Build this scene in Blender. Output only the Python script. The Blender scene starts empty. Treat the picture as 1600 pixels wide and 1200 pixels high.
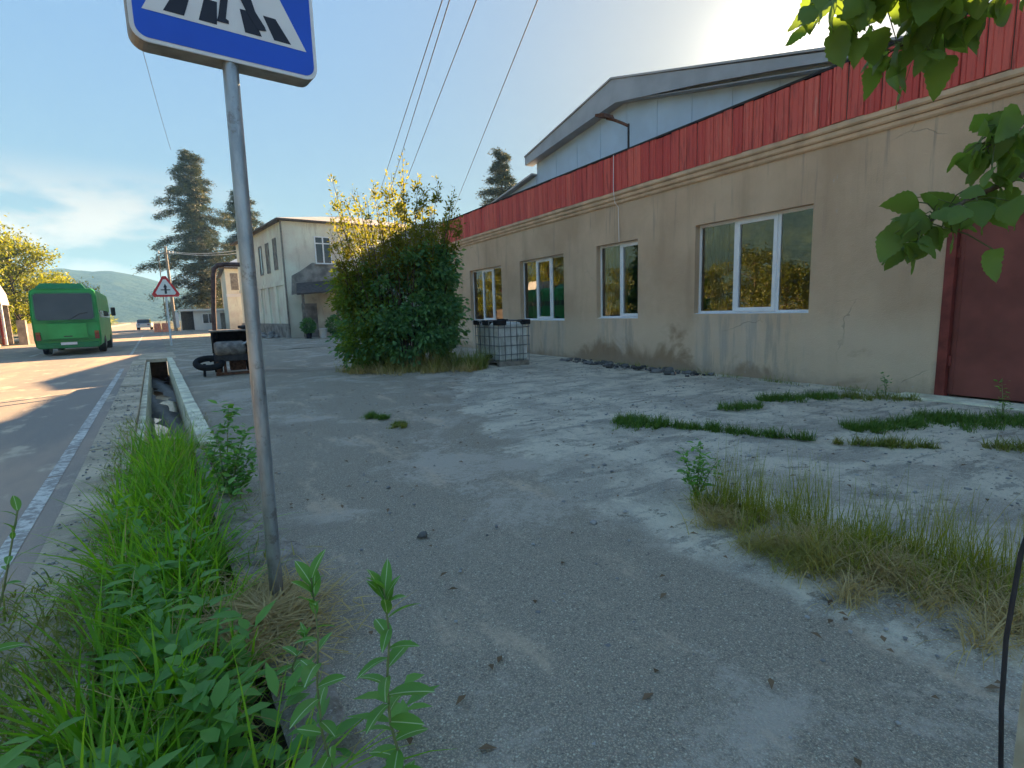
import bpy, math, random
import numpy as np
from mathutils import Vector, Matrix
rnd = random.Random(7)
rs = np.random.RandomState(11)
SC = bpy.context.scene
COL = SC.collection
PI = math.pi
def R(d): return math.radians(d)

# ------------------------------------------------------------------ camera
CAM_H = 1.4
yaw, pitch, roll = R(29.9735), R(-8.1167), 0.03
fw = Vector((math.sin(yaw)*math.cos(pitch), math.cos(yaw)*math.cos(pitch), math.sin(pitch)))
r0 = fw.cross(Vector((0, 0, 1))).normalized(); u0 = r0.cross(fw)
rt = r0*math.cos(roll) - u0*math.sin(roll); up = r0*math.sin(roll) + u0*math.cos(roll)
cam = bpy.data.cameras.new('camera'); camo = bpy.data.objects.new('camera', cam); COL.objects.link(camo)
cam.sensor_width = 36; cam.lens = 820/1600*36; cam.clip_start = 0.05; cam.clip_end = 20000
camo.matrix_world = Matrix(((rt.x, up.x, -fw.x, 0), (rt.y, up.y, -fw.y, 0), (rt.z, up.z, -fw.z, CAM_H), (0, 0, 0, 1)))
SC.camera = camo
cy = SC.cycles; SC.render.engine = 'CYCLES'; cy.max_bounces = 8; cy.diffuse_bounces = 3; cy.glossy_bounces = 3; cy.transmission_bounces = 4; cy.transparent_max_bounces = 8; cy.volume_bounces = 0
cy.caustics_reflective = False; cy.caustics_refractive = False; cy.use_adaptive_sampling = True; cy.adaptive_threshold = 0.02; cy.use_denoising = True
SC.render.resolution_x, SC.render.resolution_y = 1024, 768

# ------------------------------------------------------------------ sky, sun, exposure
SUN_AZ, SUN_EL = R(57.5), R(20.2)          # azimuth measured from +Y towards +X
world = bpy.data.worlds.new('World'); SC.world = world; world.use_nodes = True
wn = world.node_tree; wn.nodes.clear()
def wnode(t, **k):
    n = wn.nodes.new(t)
    for a, b in k.items(): setattr(n, a, b)
    return n
sky = wnode('ShaderNodeTexSky', sky_type='NISHITA', sun_disc=False, sun_elevation=SUN_EL, sun_rotation=SUN_AZ,
            altitude=300, air_density=1.0, dust_density=0.8, ozone_density=1.0)
bg = wnode('ShaderNodeBackground'); bg.inputs["Strength"].default_value = 0.10
wo = wnode('ShaderNodeOutputWorld')
tc = wnode('ShaderNodeTexCoord'); sep = wnode('ShaderNodeSeparateXYZ')
wn.links.new(tc.outputs['Generated'], sep.inputs[0])
def wmath(op, a, b=None, c=None):
    n = wnode('ShaderNodeMath', operation=op)
    for i, v in enumerate((a, b, c)):
        if v is None: continue
        if isinstance(v, (int, float)): n.inputs[i].default_value = v
        else: wn.links.new(v, n.inputs[i])
    return n.outputs[0]
# low fair-weather clouds: noise in azimuth / elevation, kept to a belt above the horizon
wmap = wnode('ShaderNodeMapping'); wmap.inputs['Scale'].default_value = (3.6, 3.6, 9.5); wmap.inputs['Location'].default_value = (3.1, 1.7, 2.2)
wn.links.new(tc.outputs['Generated'], wmap.inputs[0])
cn = wnode('ShaderNodeTexNoise'); cn.inputs['Scale'].default_value = 1.35; cn.inputs['Detail'].default_value = 7; cn.inputs['Roughness'].default_value = 0.55
wn.links.new(wmap.outputs[0], cn.inputs['Vector'])
cr = wnode('ShaderNodeValToRGB'); cr.color_ramp.elements[0].position = 0.47; cr.color_ramp.elements[1].position = 0.58
wn.links.new(cn.outputs['Fac'], cr.inputs[0])
belt = wnode('ShaderNodeMapRange', interpolation_type='SMOOTHSTEP'); wn.links.new(sep.outputs['Z'], belt.inputs[0])
belt.inputs[1].default_value = 0.24; belt.inputs[2].default_value = 0.13; belt.inputs[3].default_value = 0; belt.inputs[4].default_value = 1
cdot = wnode('ShaderNodeVectorMath', operation='DOT_PRODUCT'); wn.links.new(tc.outputs['Generated'], cdot.inputs[0]); cdot.inputs[1].default_value = (-0.30, 0.94, 0.14)
bank = wnode('ShaderNodeMapRange', interpolation_type='SMOOTHSTEP'); wn.links.new(cdot.outputs['Value'], bank.inputs[0]); bank.inputs[1].default_value = 0.90; bank.inputs[2].default_value = 0.975
cm = wmath('MULTIPLY', wmath('MULTIPLY', cr.outputs[0], wmath('MULTIPLY', belt.outputs[0], bank.outputs[0])), 0.95)
mix = wnode('ShaderNodeMix', data_type='RGBA')
# shoulder for the whole sky dome: c / (1 + c/k), so the air near the sun does not run away
KS = 0.45
def wvec(op, a_, b_):
    n = wnode('ShaderNodeVectorMath', operation=op)
    for i, v in enumerate((a_, b_)):
        if isinstance(v, tuple): n.inputs[i].default_value = v
        else: wn.links.new(v, n.inputs[i])
    return n.outputs[0]
hsv = wnode('ShaderNodeHueSaturation'); hsv.inputs['Saturation'].default_value = 1.15; wn.links.new(sky.outputs[0], hsv.inputs['Color'])
lum = wnode('ShaderNodeRGBToBW'); wn.links.new(hsv.outputs[0], lum.inputs[0])
den = wmath('ADD', wmath('MULTIPLY', lum.outputs[0], 1/KS), 1.0)
cmb = wnode('ShaderNodeCombineXYZ')
for i_ in range(3): wn.links.new(den, cmb.inputs[i_])
skc = wvec('DIVIDE', hsv.outputs[0], cmb.outputs[0])
# aureole: forward scattering close round the low sun
sdot = wnode('ShaderNodeVectorMath', operation='DOT_PRODUCT'); nrm = wnode('ShaderNodeVectorMath', operation='NORMALIZE'); wn.links.new(tc.outputs['Generated'], nrm.inputs[0]); wn.links.new(nrm.outputs[0], sdot.inputs[0])
sdot.inputs[1].default_value = (math.sin(SUN_AZ)*math.cos(SUN_EL), math.cos(SUN_AZ)*math.cos(SUN_EL), math.sin(SUN_EL))
aur = wmath('ADD', wmath('MULTIPLY', wmath('POWER', wmath('MAXIMUM', sdot.outputs['Value'], 0.0), 28.0), 0.32), wmath('MULTIPLY', wmath('POWER', wmath('MAXIMUM', sdot.outputs['Value'], 0.0), 200.0), 1.7))
avec = wnode('ShaderNodeVectorMath', operation='SCALE'); avec.inputs[0].default_value = (1.0, 0.92, 0.78); wn.links.new(aur, avec.inputs['Scale'])
skc = wvec('ADD', skc, avec.outputs[0])
wn.links.new(cm, mix.inputs[0]); wn.links.new(skc, mix.inputs[6]); mix.inputs[7].default_value = (0.98, 0.81, 0.68, 1)
wn.links.new(mix.outputs[2], bg.inputs[0]); wn.links.new(bg.outputs[0], wo.inputs[0])

sl = bpy.data.lights.new('sun', 'SUN'); sl.energy = 3.1; sl.angle = R(0.5); sl.color = (1.0, 0.67, 0.36)
so = bpy.data.objects.new('sun', sl); COL.objects.link(so); so.location = (30, 20, 30)
sd = Vector((math.sin(SUN_AZ)*math.cos(SUN_EL), math.cos(SUN_AZ)*math.cos(SUN_EL), math.sin(SUN_EL)))
so.rotation_euler = sd.to_track_quat('Z', 'Y').to_euler()
vs = SC.view_settings; vs.view_transform = 'Standard'; vs.look = 'None'; vs.gamma = 1; vs.use_curve_mapping = False
vs.exposure = 3.55

# ------------------------------------------------------------------ materials
MATS = {}
class NT:
    def __init__(s, name, rough=0.8, spec=0.3, metal=0.0):
        s.m = bpy.data.materials.new(name); s.m.use_nodes = True; s.t = s.m.node_tree
        s.b = s.t.nodes['Principled BSDF']; s.out = s.t.nodes['Material Output']
        s.b.inputs['Roughness'].default_value = rough; s.b.inputs['Specular IOR Level'].default_value = spec; s.b.inputs['Metallic'].default_value = metal
        MATS[name] = s.m; s._pos = None
    def n(s, t, **k):
        x = s.t.nodes.new(t)
        for a, b in k.items(): setattr(x, a, b)
        return x
    def l(s, a, b): s.t.links.new(a, b)
    def pos(s, scale=(1, 1, 1)):
        if s._pos is None: s._pos = s.n('ShaderNodeNewGeometry')
        if scale == (1, 1, 1): return s._pos.outputs['Position']
        mp = s.n('ShaderNodeMapping'); mp.inputs['Scale'].default_value = scale; s.l(s._pos.outputs['Position'], mp.inputs[0]); return mp.outputs[0]
    def noise(s, scale, detail=4, rough=0.55, stretch=(1, 1, 1), dist=0.0):
        x = s.n('ShaderNodeTexNoise'); x.inputs['Scale'].default_value = scale; x.inputs['Detail'].default_value = detail
        x.inputs['Roughness'].default_value = rough; x.inputs['Distortion'].default_value = dist
        s.l(s.pos(stretch), x.inputs['Vector']); return x.outputs['Fac']
    def vor(s, scale, stretch=(1, 1, 1), feature='F1', out='Distance'):
        x = s.n('ShaderNodeTexVoronoi', feature=feature); x.inputs['Scale'].default_value = scale; s.l(s.pos(stretch), x.inputs['Vector']); return x.outputs[out]
    def ramp(s, f, a, b, lo=0.0, hi=1.0):
        x = s.n('ShaderNodeMapRange', interpolation_type='SMOOTHSTEP'); s.l(f, x.inputs[0])
        x.inputs[1].default_value = a; x.inputs[2].default_value = b; x.inputs[3].default_value = lo; x.inputs[4].default_value = hi; return x.outputs[0]
    def math(s, op, a, b=None):
        x = s.n('ShaderNodeMath', operation=op)
        for i, v in enumerate((a, b)):
            if v is None: continue
            if isinstance(v, (int, float)): x.inputs[i].default_value = v
            else: s.l(v, x.inputs[i])
        return x.outputs[0]
    def mix(s, f, a, b, mode='MIX'):
        x = s.n('ShaderNodeMix', data_type='RGBA', blend_type=mode)
        for i, v in ((0, f), (6, a), (7, b)):
            if isinstance(v, (int, float)): x.inputs[i].default_value = v
            elif isinstance(v, tuple): x.inputs[i].default_value = v if len(v) == 4 else v+(1,)
            else: s.l(v, x.inputs[i])
        return x.outputs[2]
    def col(s, c):
        if isinstance(c, tuple): s.b.inputs['Base Color'].default_value = c if len(c) == 4 else c+(1,)
        else: s.l(c, s.b.inputs['Base Color'])
        return s
    def bump(s, hgt, strength=0.3, dist=0.02):
        x = s.n('ShaderNodeBump'); x.inputs['Strength'].default_value = strength; x.inputs['Distance'].default_value = dist
        s.l(hgt, x.inputs['Height']); s.l(x.outputs[0], s.b.inputs['Normal']); return s
    def sepz(s):
        x = s.n('ShaderNodeSeparateXYZ'); s.l(s.pos(), x.inputs[0]); return x.outputs
    def island(s):
        if s._pos is None: s._pos = s.n('ShaderNodeNewGeometry')
        return s._pos.outputs['Random Per Island']
    def objrand(s): return s.n('ShaderNodeObjectInfo').outputs['Random']

def simple(name, c, rough=0.6, spec=0.3, metal=0.0, var=0.18, scale=6.0, bump=0.0, grime=None):
    t = NT(name, rough, spec, metal)
    d = tuple(x*(1-var) for x in c); e = tuple(min(1, x*(1+var)) for x in c)
    k = t.mix(t.ramp(t.noise(scale, 5), 0.3, 0.7), d, e)
    if grime: k = t.mix(t.ramp(t.noise(scale*0.45, 6, 0.65), 0.5, 0.75, 0, grime[1]), k, grime[0])
    t.col(k)
    if bump: t.bump(t.noise(scale*8, 3), bump, 0.01)
    return t

def leafmat(name, a, b, c=None, trans=0.45, rough=0.45):
    """leaf: colour varies leaf by leaf; light passes through the blade"""
    t = NT(name, rough, 0.35)
    k = t.mix(t.island(), a, b)
    if c: k = t.mix(t.ramp(t.noise(0.9, 3), 0.5, 0.68), k, c)
    t.col(k)
    tr = t.n('ShaderNodeBsdfTranslucent'); t.l(t.mix(1.0, k, (1.5, 1.45, 0.6, 1), 'MULTIPLY'), tr.inputs[0])
    mx = t.n('ShaderNodeMixShader'); mx.inputs[0].default_value = trans
    t.l(t.b.outputs[0], mx.inputs[1]); t.l(tr.outputs[0], mx.inputs[2]); t.l(mx.outputs[0], t.out.inputs[0]); return t

def make_materials():
    # yard: asphalt by the ditch turning into dusty broken concrete by the hall, one worn surface
    t = NT('asphalt_yard', 0.92, 0.25)
    agg = t.vor(110); sp = t.noise(300, 2)
    k = t.mix(t.ramp(agg, 0.1, 0.6), (0.549, 0.445, 0.319), (0.292, 0.250, 0.191))
    k = t.mix(t.ramp(t.vor(38), 0.20, 0.10, 0, 0.75), k, (0.744, 0.701, 0.519))
    k = t.mix(t.ramp(t.vor(27), 0.17, 0.09, 0, 0.75), k, (0.121, 0.107, 0.088))
    k = t.mix(t.ramp(sp, 0.58, 0.68, 0, 0.8), k, (0.744, 0.707, 0.529))
    k = t.mix(t.ramp(t.noise(48, 4, 0.65), 0.56, 0.66, 0, 0.6), k, (0.171, 0.147, 0.118))
    fine = t.math('MULTIPLY', t.math('SUBTRACT', t.noise(26, 5, 0.75), 0.5), 0.30)
    k = t.mix(t.ramp(t.math('ADD', t.noise(0.75, 7, 0.66, dist=0.5), fine), 0.50, 0.62, 0, 0.75), k, (0.56, 0.485, 0.39))
    k = t.mix(t.ramp(t.math('ADD', t.noise(2.3, 6, 0.65, (1, 0.35, 1)), fine), 0.54, 0.68, 0, 0.6), k, (0.649, 0.500, 0.348))
    k = t.mix(t.ramp(t.math('ADD', t.noise(0.4, 4), fine), 0.56, 0.66, 0, 0.45), k, (0.243, 0.208, 0.162))
    c = t.mix(t.ramp(t.math('ADD', t.noise(1.1, 7, 0.68, dist=0.6), fine), 0.38, 0.60), (0.425, 0.365, 0.285), (0.720, 0.627, 0.475))
    c = t.mix(t.ramp(t.math('ADD', t.noise(3.4, 6, 0.7, (0.4, 1.1, 1)), fine), 0.52, 0.60, 0, 0.85), c, (0.312, 0.274, 0.220))
    c = t.mix(t.ramp(t.noise(10, 6, 0.75, (0.6, 1, 1)), 0.57, 0.64, 0, 0.8), c, (0.188, 0.154, 0.110))
    c = t.mix(t.ramp(t.vor(30), 0.18, 0.09, 0, 0.8), c, (0.213, 0.177, 0.130))
    c = t.mix(t.ramp(t.vor(47), 0.20, 0.12, 0, 0.8), c, (0.720, 0.720, 0.570))
    c = t.mix(t.ramp(t.noise(130, 2), 0.54, 0.68, 0, 0.6), c, (0.720, 0.720, 0.570))
    xs = t.sepz()
    def lin(m_, q): return t.math('ADD', t.math('MULTIPLY', xs['Y'], m_), q)
    ed = t.math('MAXIMUM', t.math('MAXIMUM', lin(-0.045, 2.32), lin(0.26, 1.35)), lin(0.62, -1.53))
    d = t.math('SUBTRACT', xs['X'], ed)
    d1 = t.math('ADD', d, t.math('MULTIPLY', t.math('SUBTRACT', t.noise(1.4, 7, 0.68), 0.5), 1.5))
    d2 = t.math('ADD', d, t.math('MULTIPLY', t.math('SUBTRACT', t.noise(2.6, 7, 0.7), 0.5), 0.5))
    far = t.ramp(xs['Y'], 2.6, 4.2)
    dm = t.mix(far, d2, d1)
    k = t.mix(t.ramp(dm, -0.05, 0.09, 0, 0.95), k, c)
    t.col(k); t.bump(t.math('ADD', t.math('MULTIPLY', agg, 0.7), t.math('MULTIPLY', t.noise(22, 5), 1.3)), 0.8, 0.016)
    # road
    t = NT('asphalt_road', 0.9, 0.25)
    k = t.mix(t.ramp(t.vor(120), 0.1, 0.6), (0.392, 0.332, 0.270), (0.276, 0.237, 0.200))
    k = t.mix(t.ramp(t.noise(0.5, 5, 0.6, (1, 0.25, 1)), 0.42, 0.66, 0, 0.8), k, (0.537, 0.382, 0.270))
    k = t.mix(t.ramp(t.noise(2.2, 6, 0.65, (1, 0.5, 1)), 0.55, 0.68, 0, 0.7), k, (0.668, 0.544, 0.390))
    k = t.mix(t.ramp(t.noise(300, 2), 0.6, 0.72, 0, 0.7), k, (0.581, 0.488, 0.370))
    t.col(k); t.bump(t.noise(60, 4), 0.4, 0.01)
    # white road paint, worn through
    t = NT('road_paint', 0.8, 0.25)
    k = t.mix(t.ramp(t.math('ADD', t.math('MULTIPLY', t.noise(14, 6, 0.7), 0.6), t.math('MULTIPLY', t.noise(1.3, 5, 0.65), 0.4)), 0.43, 0.56), (0.70, 0.66, 0.58), (0.34, 0.30, 0.26)); t.col(k)
    t.bump(t.noise(60, 4), 0.3, 0.006)
    # concrete of shoulder and ditch
    t = NT('concrete_old', 0.92, 0.2)
    k = t.mix(t.ramp(t.noise(1.6, 6, 0.6), 0.35, 0.65), (0.396, 0.321, 0.226), (0.636, 0.515, 0.363))
    k = t.mix(t.ramp(t.noise(9, 5, 0.7), 0.54, 0.66, 0, 0.6), k, (0.275, 0.231, 0.166))
    k = t.mix(t.ramp(t.noise(180, 2), 0.58, 0.70, 0, 0.6), k, (0.720, 0.672, 0.498))
    t.col(k); t.bump(t.noise(30, 6, 0.65), 0.55, 0.02)
    simple('concrete_light', (0.720, 0.680, 0.498), 0.9, 0.2, var=0.25, scale=5, bump=0.5, grime=((0.379, 0.299, 0.201), 0.7))
    simple('soil', (0.14, 0.105, 0.075), 0.95, 0.1, var=0.45, scale=9, bump=0.8)
    t = NT('dust_earth', 0.95, 0.1); k = t.mix(t.ramp(t.noise(6, 6, 0.7), 0.35, 0.65), (0.22, 0.185, 0.14), (0.42, 0.375, 0.31)); k = t.mix(t.ramp(t.noise(90, 3), 0.55, 0.7, 0, 0.7), k, (0.5, 0.46, 0.4)); k = t.mix(t.ramp(t.noise(30, 4, 0.7), 0.56, 0.68, 0, 0.7), k, (0.13, 0.105, 0.08)); t.col(k); t.bump(t.noise(40, 5, 0.7), 0.9, 0.02)
    simple('mud', (0.05, 0.045, 0.04), 0.5, 0.4, var=0.5, scale=6, bump=0.6)
    t = NT('water', 0.06, 0.5); t.col((0.012, 0.014, 0.013)); t.bump(t.noise(7, 3), 0.12, 0.02)
    t = NT('terrain', 0.95, 0.1)
    k = t.mix(t.ramp(t.noise(0.35, 6, 0.6), 0.4, 0.62), (0.24, 0.205, 0.15), (0.105, 0.115, 0.045))
    k = t.mix(t.ramp(t.noise(0.02, 4), 0.45, 0.6), k, (0.19, 0.17, 0.07)); t.col(k); t.bump(t.noise(8, 5), 0.5, 0.05)
    t = NT('forest_hill', 0.95, 0.05)
    k = t.mix(t.ramp(t.noise(0.035, 7, 0.7), 0.35, 0.65), (0.012, 0.028, 0.016), (0.035, 0.055, 0.026)); t.col(k); t.bump(t.noise(0.06, 5), 0.9, 8)
    # render of the hall: brown-grey stucco, damp stains at the foot
    t = NT('stucco', 0.93, 0.15)
    z = t.sepz()['Z']; y = t.sepz()['Y']
    k = t.mix(t.ramp(t.noise(0.7, 6, 0.6), 0.3, 0.7), (0.534, 0.373, 0.244), (0.666, 0.484, 0.327))
    k = t.mix(t.ramp(t.noise(1.6, 5, 0.6, (1, 1, 0.16)), 0.5, 0.72, 0, 0.45), k, (0.401, 0.279, 0.180))
    # greyer, paler coat below the sill line
    low = t.math('ADD', z, t.math('MULTIPLY', t.noise(1.3, 5, 0.65), 0.8))
    k = t.mix(t.ramp(low, 1.75, 1.15, 0, 0.6), k, (0.691, 0.550, 0.398))
    jy = t.math('ADD', y, t.math('MULTIPLY', t.math('SUBTRACT', t.noise(3, 4, 0.6), 0.5), 0.35)); mk = None
    for (wa, wb, wc) in ((5.14, 7.52, 1.19), (9.15, 10.63, 1.10), (12.04, 14.38, 1.04), (15.58, 18.0, 1.0)):
        m_ = t.math('MULTIPLY', t.math('MULTIPLY', t.ramp(jy, wa-0.10, wa+0.12), t.ramp(jy, wb+0.10, wb-0.12)), t.ramp(z, wc+0.04, wc-0.05)); mk = m_ if mk is None else t.math('MAXIMUM', mk, m_)
    k = t.mix(t.math('MULTIPLY', mk, t.ramp(t.noise(6, 5, 0.65, (1, 1, 0.10)), 0.46, 0.64, 0, 0.5)), k, (0.285, 0.269, 0.241))
    k = t.mix(t.math('MULTIPLY', mk, t.ramp(t.noise(1.1, 5, 0.6, (1, 1, 0.5)), 0.45, 0.7, 0.0, 0.3)), k, (0.528, 0.515, 0.487))
    k = t.mix(t.math('MULTIPLY', t.ramp(t.noise(7, 6, 0.65, (1, 1, 0.06)), 0.56, 0.70, 0, 0.5), t.ramp(z, 1.6, 3.6)), k, (0.254, 0.211, 0.181))
    sy = t.math('MULTIPLY', t.ramp(y, 6.6, 8.2), t.ramp(y, 12.5, 10.5))
    st = t.math('SUBTRACT', t.math('ADD', t.math('MULTIPLY', t.noise(0.9, 6, 0.62, dist=0.8), 1.5), t.math('MULTIPLY', sy, 0.30)), t.math('MULTIPLY', z, 0.45))
    k = t.mix(t.ramp(st, 0.66, 0.95, 0, 0.75), k, (0.267, 0.163, 0.086))
    k = t.mix(t.ramp(t.math('ADD', z, t.math('MULTIPLY', t.noise(5, 5, 0.7), 0.5)), 0.55, 0.22, 0, 0.55), k, (0.373, 0.286, 0.211))
    k = t.mix(t.ramp(t.noise(90, 3), 0.56, 0.75, 0, 0.35), k, (0.356, 0.256, 0.167))
    hv = t.n('ShaderNodeTexVoronoi', feature='DISTANCE_TO_EDGE'); hv.inputs['Scale'].default_value = 0.55; nv = t.n('ShaderNodeTexNoise'); nv.inputs['Scale'].default_value = 2.5; nv.inputs['Detail'].default_value = 6; t.l(t.pos(), nv.inputs['Vector'])
    sv = t.n('ShaderNodeVectorMath', operation='SCALE'); sv.inputs['Scale'].default_value = 0.25; t.l(nv.outputs['Color'], sv.inputs[0]); av = t.n('ShaderNodeVectorMath', operation='ADD'); t.l(t.pos(), av.inputs[0]); t.l(sv.outputs[0], av.inputs[1]); t.l(av.outputs[0], hv.inputs['Vector'])
    hc = t.math('MULTIPLY', t.ramp(hv.outputs['Distance'], 0.004, 0.001), t.ramp(t.noise(0.7, 3), 0.55, 0.63)); k = t.mix(t.math('MULTIPLY', hc, 0.35), k, (0.116, 0.103, 0.088))
    k = t.mix(t.ramp(t.noise(4.5, 6, 0.75), 0.66, 0.70, 0, 0.5), k, (0.486, 0.491, 0.481))
    t.col(k); t.bump(t.math('SUBTRACT', t.math('ADD', t.noise(70, 4), t.math('MULTIPLY', t.noise(3, 4), 2.5)), hc), 0.6, 0.012)
    simple('cornice_plaster', (0.640, 0.459, 0.307), 0.92, 0.15, var=0.15, scale=3, bump=0.3, grime=((0.301, 0.196, 0.128), 0.5))
    # red painted fascia boards
    t = NT('fascia_red', 0.62, 0.35)
    k = t.mix(t.objrand(), (0.567, 0.075, 0.061), (0.720, 0.142, 0.101))
    k = t.mix(t.ramp(t.noise(9, 6, 0.7, (1, 1, 0.12)), 0.48, 0.7, 0, 0.75), k, (0.293, 0.057, 0.047))
    k = t.mix(t.ramp(t.noise(24, 5, 0.7, (1, 1, 0.05)), 0.6, 0.72, 0, 0.5), k, (0.720, 0.415, 0.304))
    t.col(k); t.bump(t.noise(40, 3, 0.5, (1, 1, 0.1)), 0.3, 0.006)
    simple('gate_red', (0.225, 0.068, 0.052), 0.6, 0.3, var=0.22, scale=1.6, bump=0.15, grime=((0.203, 0.073, 0.056), 0.6))
    simple('gate_frame', (0.203, 0.044, 0.033), 0.6, 0.3, var=0.3, scale=4)
    simple('gable_sheet', (0.46, 0.60, 0.74), 0.45, 0.4, 0.0, var=0.06, scale=1.5, grime=((0.38, 0.43, 0.5), 0.4))
    simple('roof_sheet', (0.40, 0.40, 0.40), 0.5, 0.4, 0.0, var=0.12, scale=1.2, grime=((0.3, 0.28, 0.25), 0.5))
    simple('barge_sheet', (0.36, 0.385, 0.41), 0.5, 0.4, 0.0, var=0.12, scale=1.5)
    simple('tar', (0.035, 0.033, 0.032), 0.8, 0.3, var=0.4)
    simple('pvc', (0.80, 0.80, 0.80), 0.35, 0.4, var=0.04, scale=4, grime=((0.6, 0.58, 0.55), 0.25))
    simple('room', (0.20, 0.19, 0.17), 0.9, 0.1)
    simple('curtain', (0.62, 0.60, 0.50), 0.9, 0.1, var=0.1, scale=4)
    # double glazing: fresnel mirror over a slightly tinted clear pane
    t = NT('glass', 0.02)
    tr = t.n('ShaderNodeBsdfTransparent'); tr.inputs[0].default_value = (0.62, 0.68, 0.66, 1)
    gl = t.n('ShaderNodeBsdfGlossy'); gl.inputs['Roughness'].default_value = 0.012
    nz = t.n('ShaderNodeBump'); nz.inputs['Strength'].default_value = 0.02; nz.inputs['Distance'].default_value = 0.02; t.l(t.noise(1.7, 2), nz.inputs['Height']); t.l(nz.outputs[0], gl.inputs['Normal'])
    fr = t.n('ShaderNodeFresnel'); fr.inputs[0].default_value = 3.3
    mx = t.n('ShaderNodeMixShader'); t.l(fr.outputs[0], mx.inputs[0]); t.l(tr.outputs[0], mx.inputs[1]); t.l(gl.outputs[0], mx.inputs[2]); t.l(mx.outputs[0], t.out.inputs[0])
    t = NT('dark_glass', 0.06, 0.6); t.col(t.mix(t.noise(1.2, 4), (0.015, 0.018, 0.022), (0.06, 0.065, 0.075)))
    # two-storey house and distant buildings
    t = NT('house_plaster', 0.95, 0.1)
    z = t.sepz()['Z']
    k = t.mix(t.ramp(t.noise(0.5, 6, 0.65), 0.35, 0.65), (0.696, 0.616, 0.500), (0.800, 0.795, 0.650))
    k = t.mix(t.ramp(t.noise(1.5, 6, 0.7, (1, 1, 0.2)), 0.54, 0.72, 0, 0.6), k, (0.432, 0.370, 0.280))
    k = t.mix(t.ramp(t.noise(0.45, 5, 0.7), 0.6, 0.68, 0, 0.5), k, (0.432, 0.381, 0.310))
    k = t.mix(t.ramp(t.math('ADD', z, t.noise(1.2, 5)), 1.6, 0.9, 0, 0.55), k, (0.480, 0.426, 0.340))
    t.col(k); t.bump(t.noise(12, 5), 0.3, 0.03)
    simple('house_bare', (0.27, 0.25, 0.225), 0.95, 0.1, var=0.35, scale=2.2, bump=0.5)
    simple('house_roof', (0.42, 0.40, 0.38), 0.7, 0.3, var=0.15, scale=1, grime=((0.3, 0.24, 0.2), 0.6))
    simple('eave_dark', (0.10, 0.085, 0.075), 0.8, 0.2, var=0.3)
    simple('white_wall', (0.74, 0.72, 0.68), 0.9, 0.2, var=0.06, scale=1, grime=((0.55, 0.5, 0.45), 0.4))
    simple('wood_grey', (0.24, 0.21, 0.175), 0.9, 0.15, var=0.3, scale=6)
    # metals, paint, rubber
    t = NT('galvanised', 0.42, 0.5, 0.75)
    k = t.mix(t.ramp(t.noise(18, 5, 0.6, (1, 1, 0.3)), 0.35, 0.65), (0.30, 0.335, 0.37), (0.43, 0.46, 0.49))
    k = t.mix(t.ramp(t.noise(9, 6, 0.75), 0.54, 0.64, 0, 0.7), k, (0.20, 0.185, 0.17)); zz = t.sepz()['Z']; k = t.mix(t.ramp(t.math('ADD', zz, t.math('MULTIPLY', t.noise(20, 5, 0.7), 0.5)), 0.62, 0.30, 0, 0.75), k, (0.24, 0.19, 0.145)); k = t.mix(t.ramp(t.noise(70, 4, 0.7, (1, 1, 0.08)), 0.62, 0.68, 0, 0.6), k, (0.55, 0.56, 0.57)); t.col(k); t.bump(t.noise(25, 4), 0.25, 0.006)
    simple('sign_blue', (0.004, 0.085, 0.62), 0.35, 0.5, var=0.06, scale=3)
    simple('sign_white', (0.80, 0.80, 0.80), 0.4, 0.4, var=0.05, scale=5)
    simple('sign_black', (0.012, 0.014, 0.03), 0.45, 0.4, var=0.2)
    simple('sign_red', (0.62, 0.02, 0.03), 0.4, 0.4, var=0.1)
    simple('sign_case', (0.33, 0.30, 0.26), 0.6, 0.35, 0.2, var=0.3, scale=8, grime=((0.14, 0.115, 0.095), 0.8))
    t = NT('bus_green', 0.42, 0.45); t.col(t.mix(t.ramp(t.noise(1.6, 5), 0.35, 0.7), (0.010, 0.312, 0.065), (0.023, 0.413, 0.098)))
    simple('bus_green_dark', (0.013, 0.203, 0.065), 0.5, 0.4, var=0.1)
    simple('rubber', (0.02, 0.02, 0.02), 0.85, 0.2, var=0.3)
    simple('lamp_red', (0.20, 0.012, 0.010), 0.3, 0.5, var=0.1)
    simple('lamp_orange', (0.30, 0.10, 0.02), 0.3, 0.5, var=0.1)
    simple('dark_metal', (0.035, 0.033, 0.035), 0.6, 0.35, 0.2, var=0.4, scale=9)
    simple('rust', (0.13, 0.065, 0.04), 0.85, 0.2, 0.1, var=0.45, scale=14, bump=0.4)
    simple('machine_grey', (0.20, 0.19, 0.175), 0.7, 0.3, 0.1, var=0.35, scale=9, grime=((0.08, 0.06, 0.045), 0.7))
    simple('hoop_paint', (0.075, 0.055, 0.055), 0.65, 0.3, 0.1, var=0.4, scale=12)
    t = NT('tank_plastic', 0.5, 0.3); k = t.mix(t.ramp(t.noise(4, 4), 0.35, 0.7), (0.50, 0.51, 0.47), (0.68, 0.68, 0.64)); k = t.mix(t.ramp(t.noise(7, 6, 0.65, (1, 1, 0.15)), 0.5, 0.66, 0, 0.7), k, (0.33, 0.32, 0.27)); t.col(k)
    t.b.inputs['Subsurface Weight'].default_value = 0.0
    simple('cage_steel', (0.20, 0.21, 0.22), 0.5, 0.4, 0.6, var=0.2)
    simple('barrier_orange', (0.62, 0.21, 0.12), 0.6, 0.3, var=0.2, grime=((0.6, 0.5, 0.45), 0.5))
    simple('car_white', (0.7, 0.7, 0.7), 0.3, 0.5, var=0.04)
    simple('wire', (0.05, 0.055, 0.07), 0.7, 0.2)
    simple('pole_wood', (0.30, 0.265, 0.22), 0.9, 0.15, var=0.25, scale=9)
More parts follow.
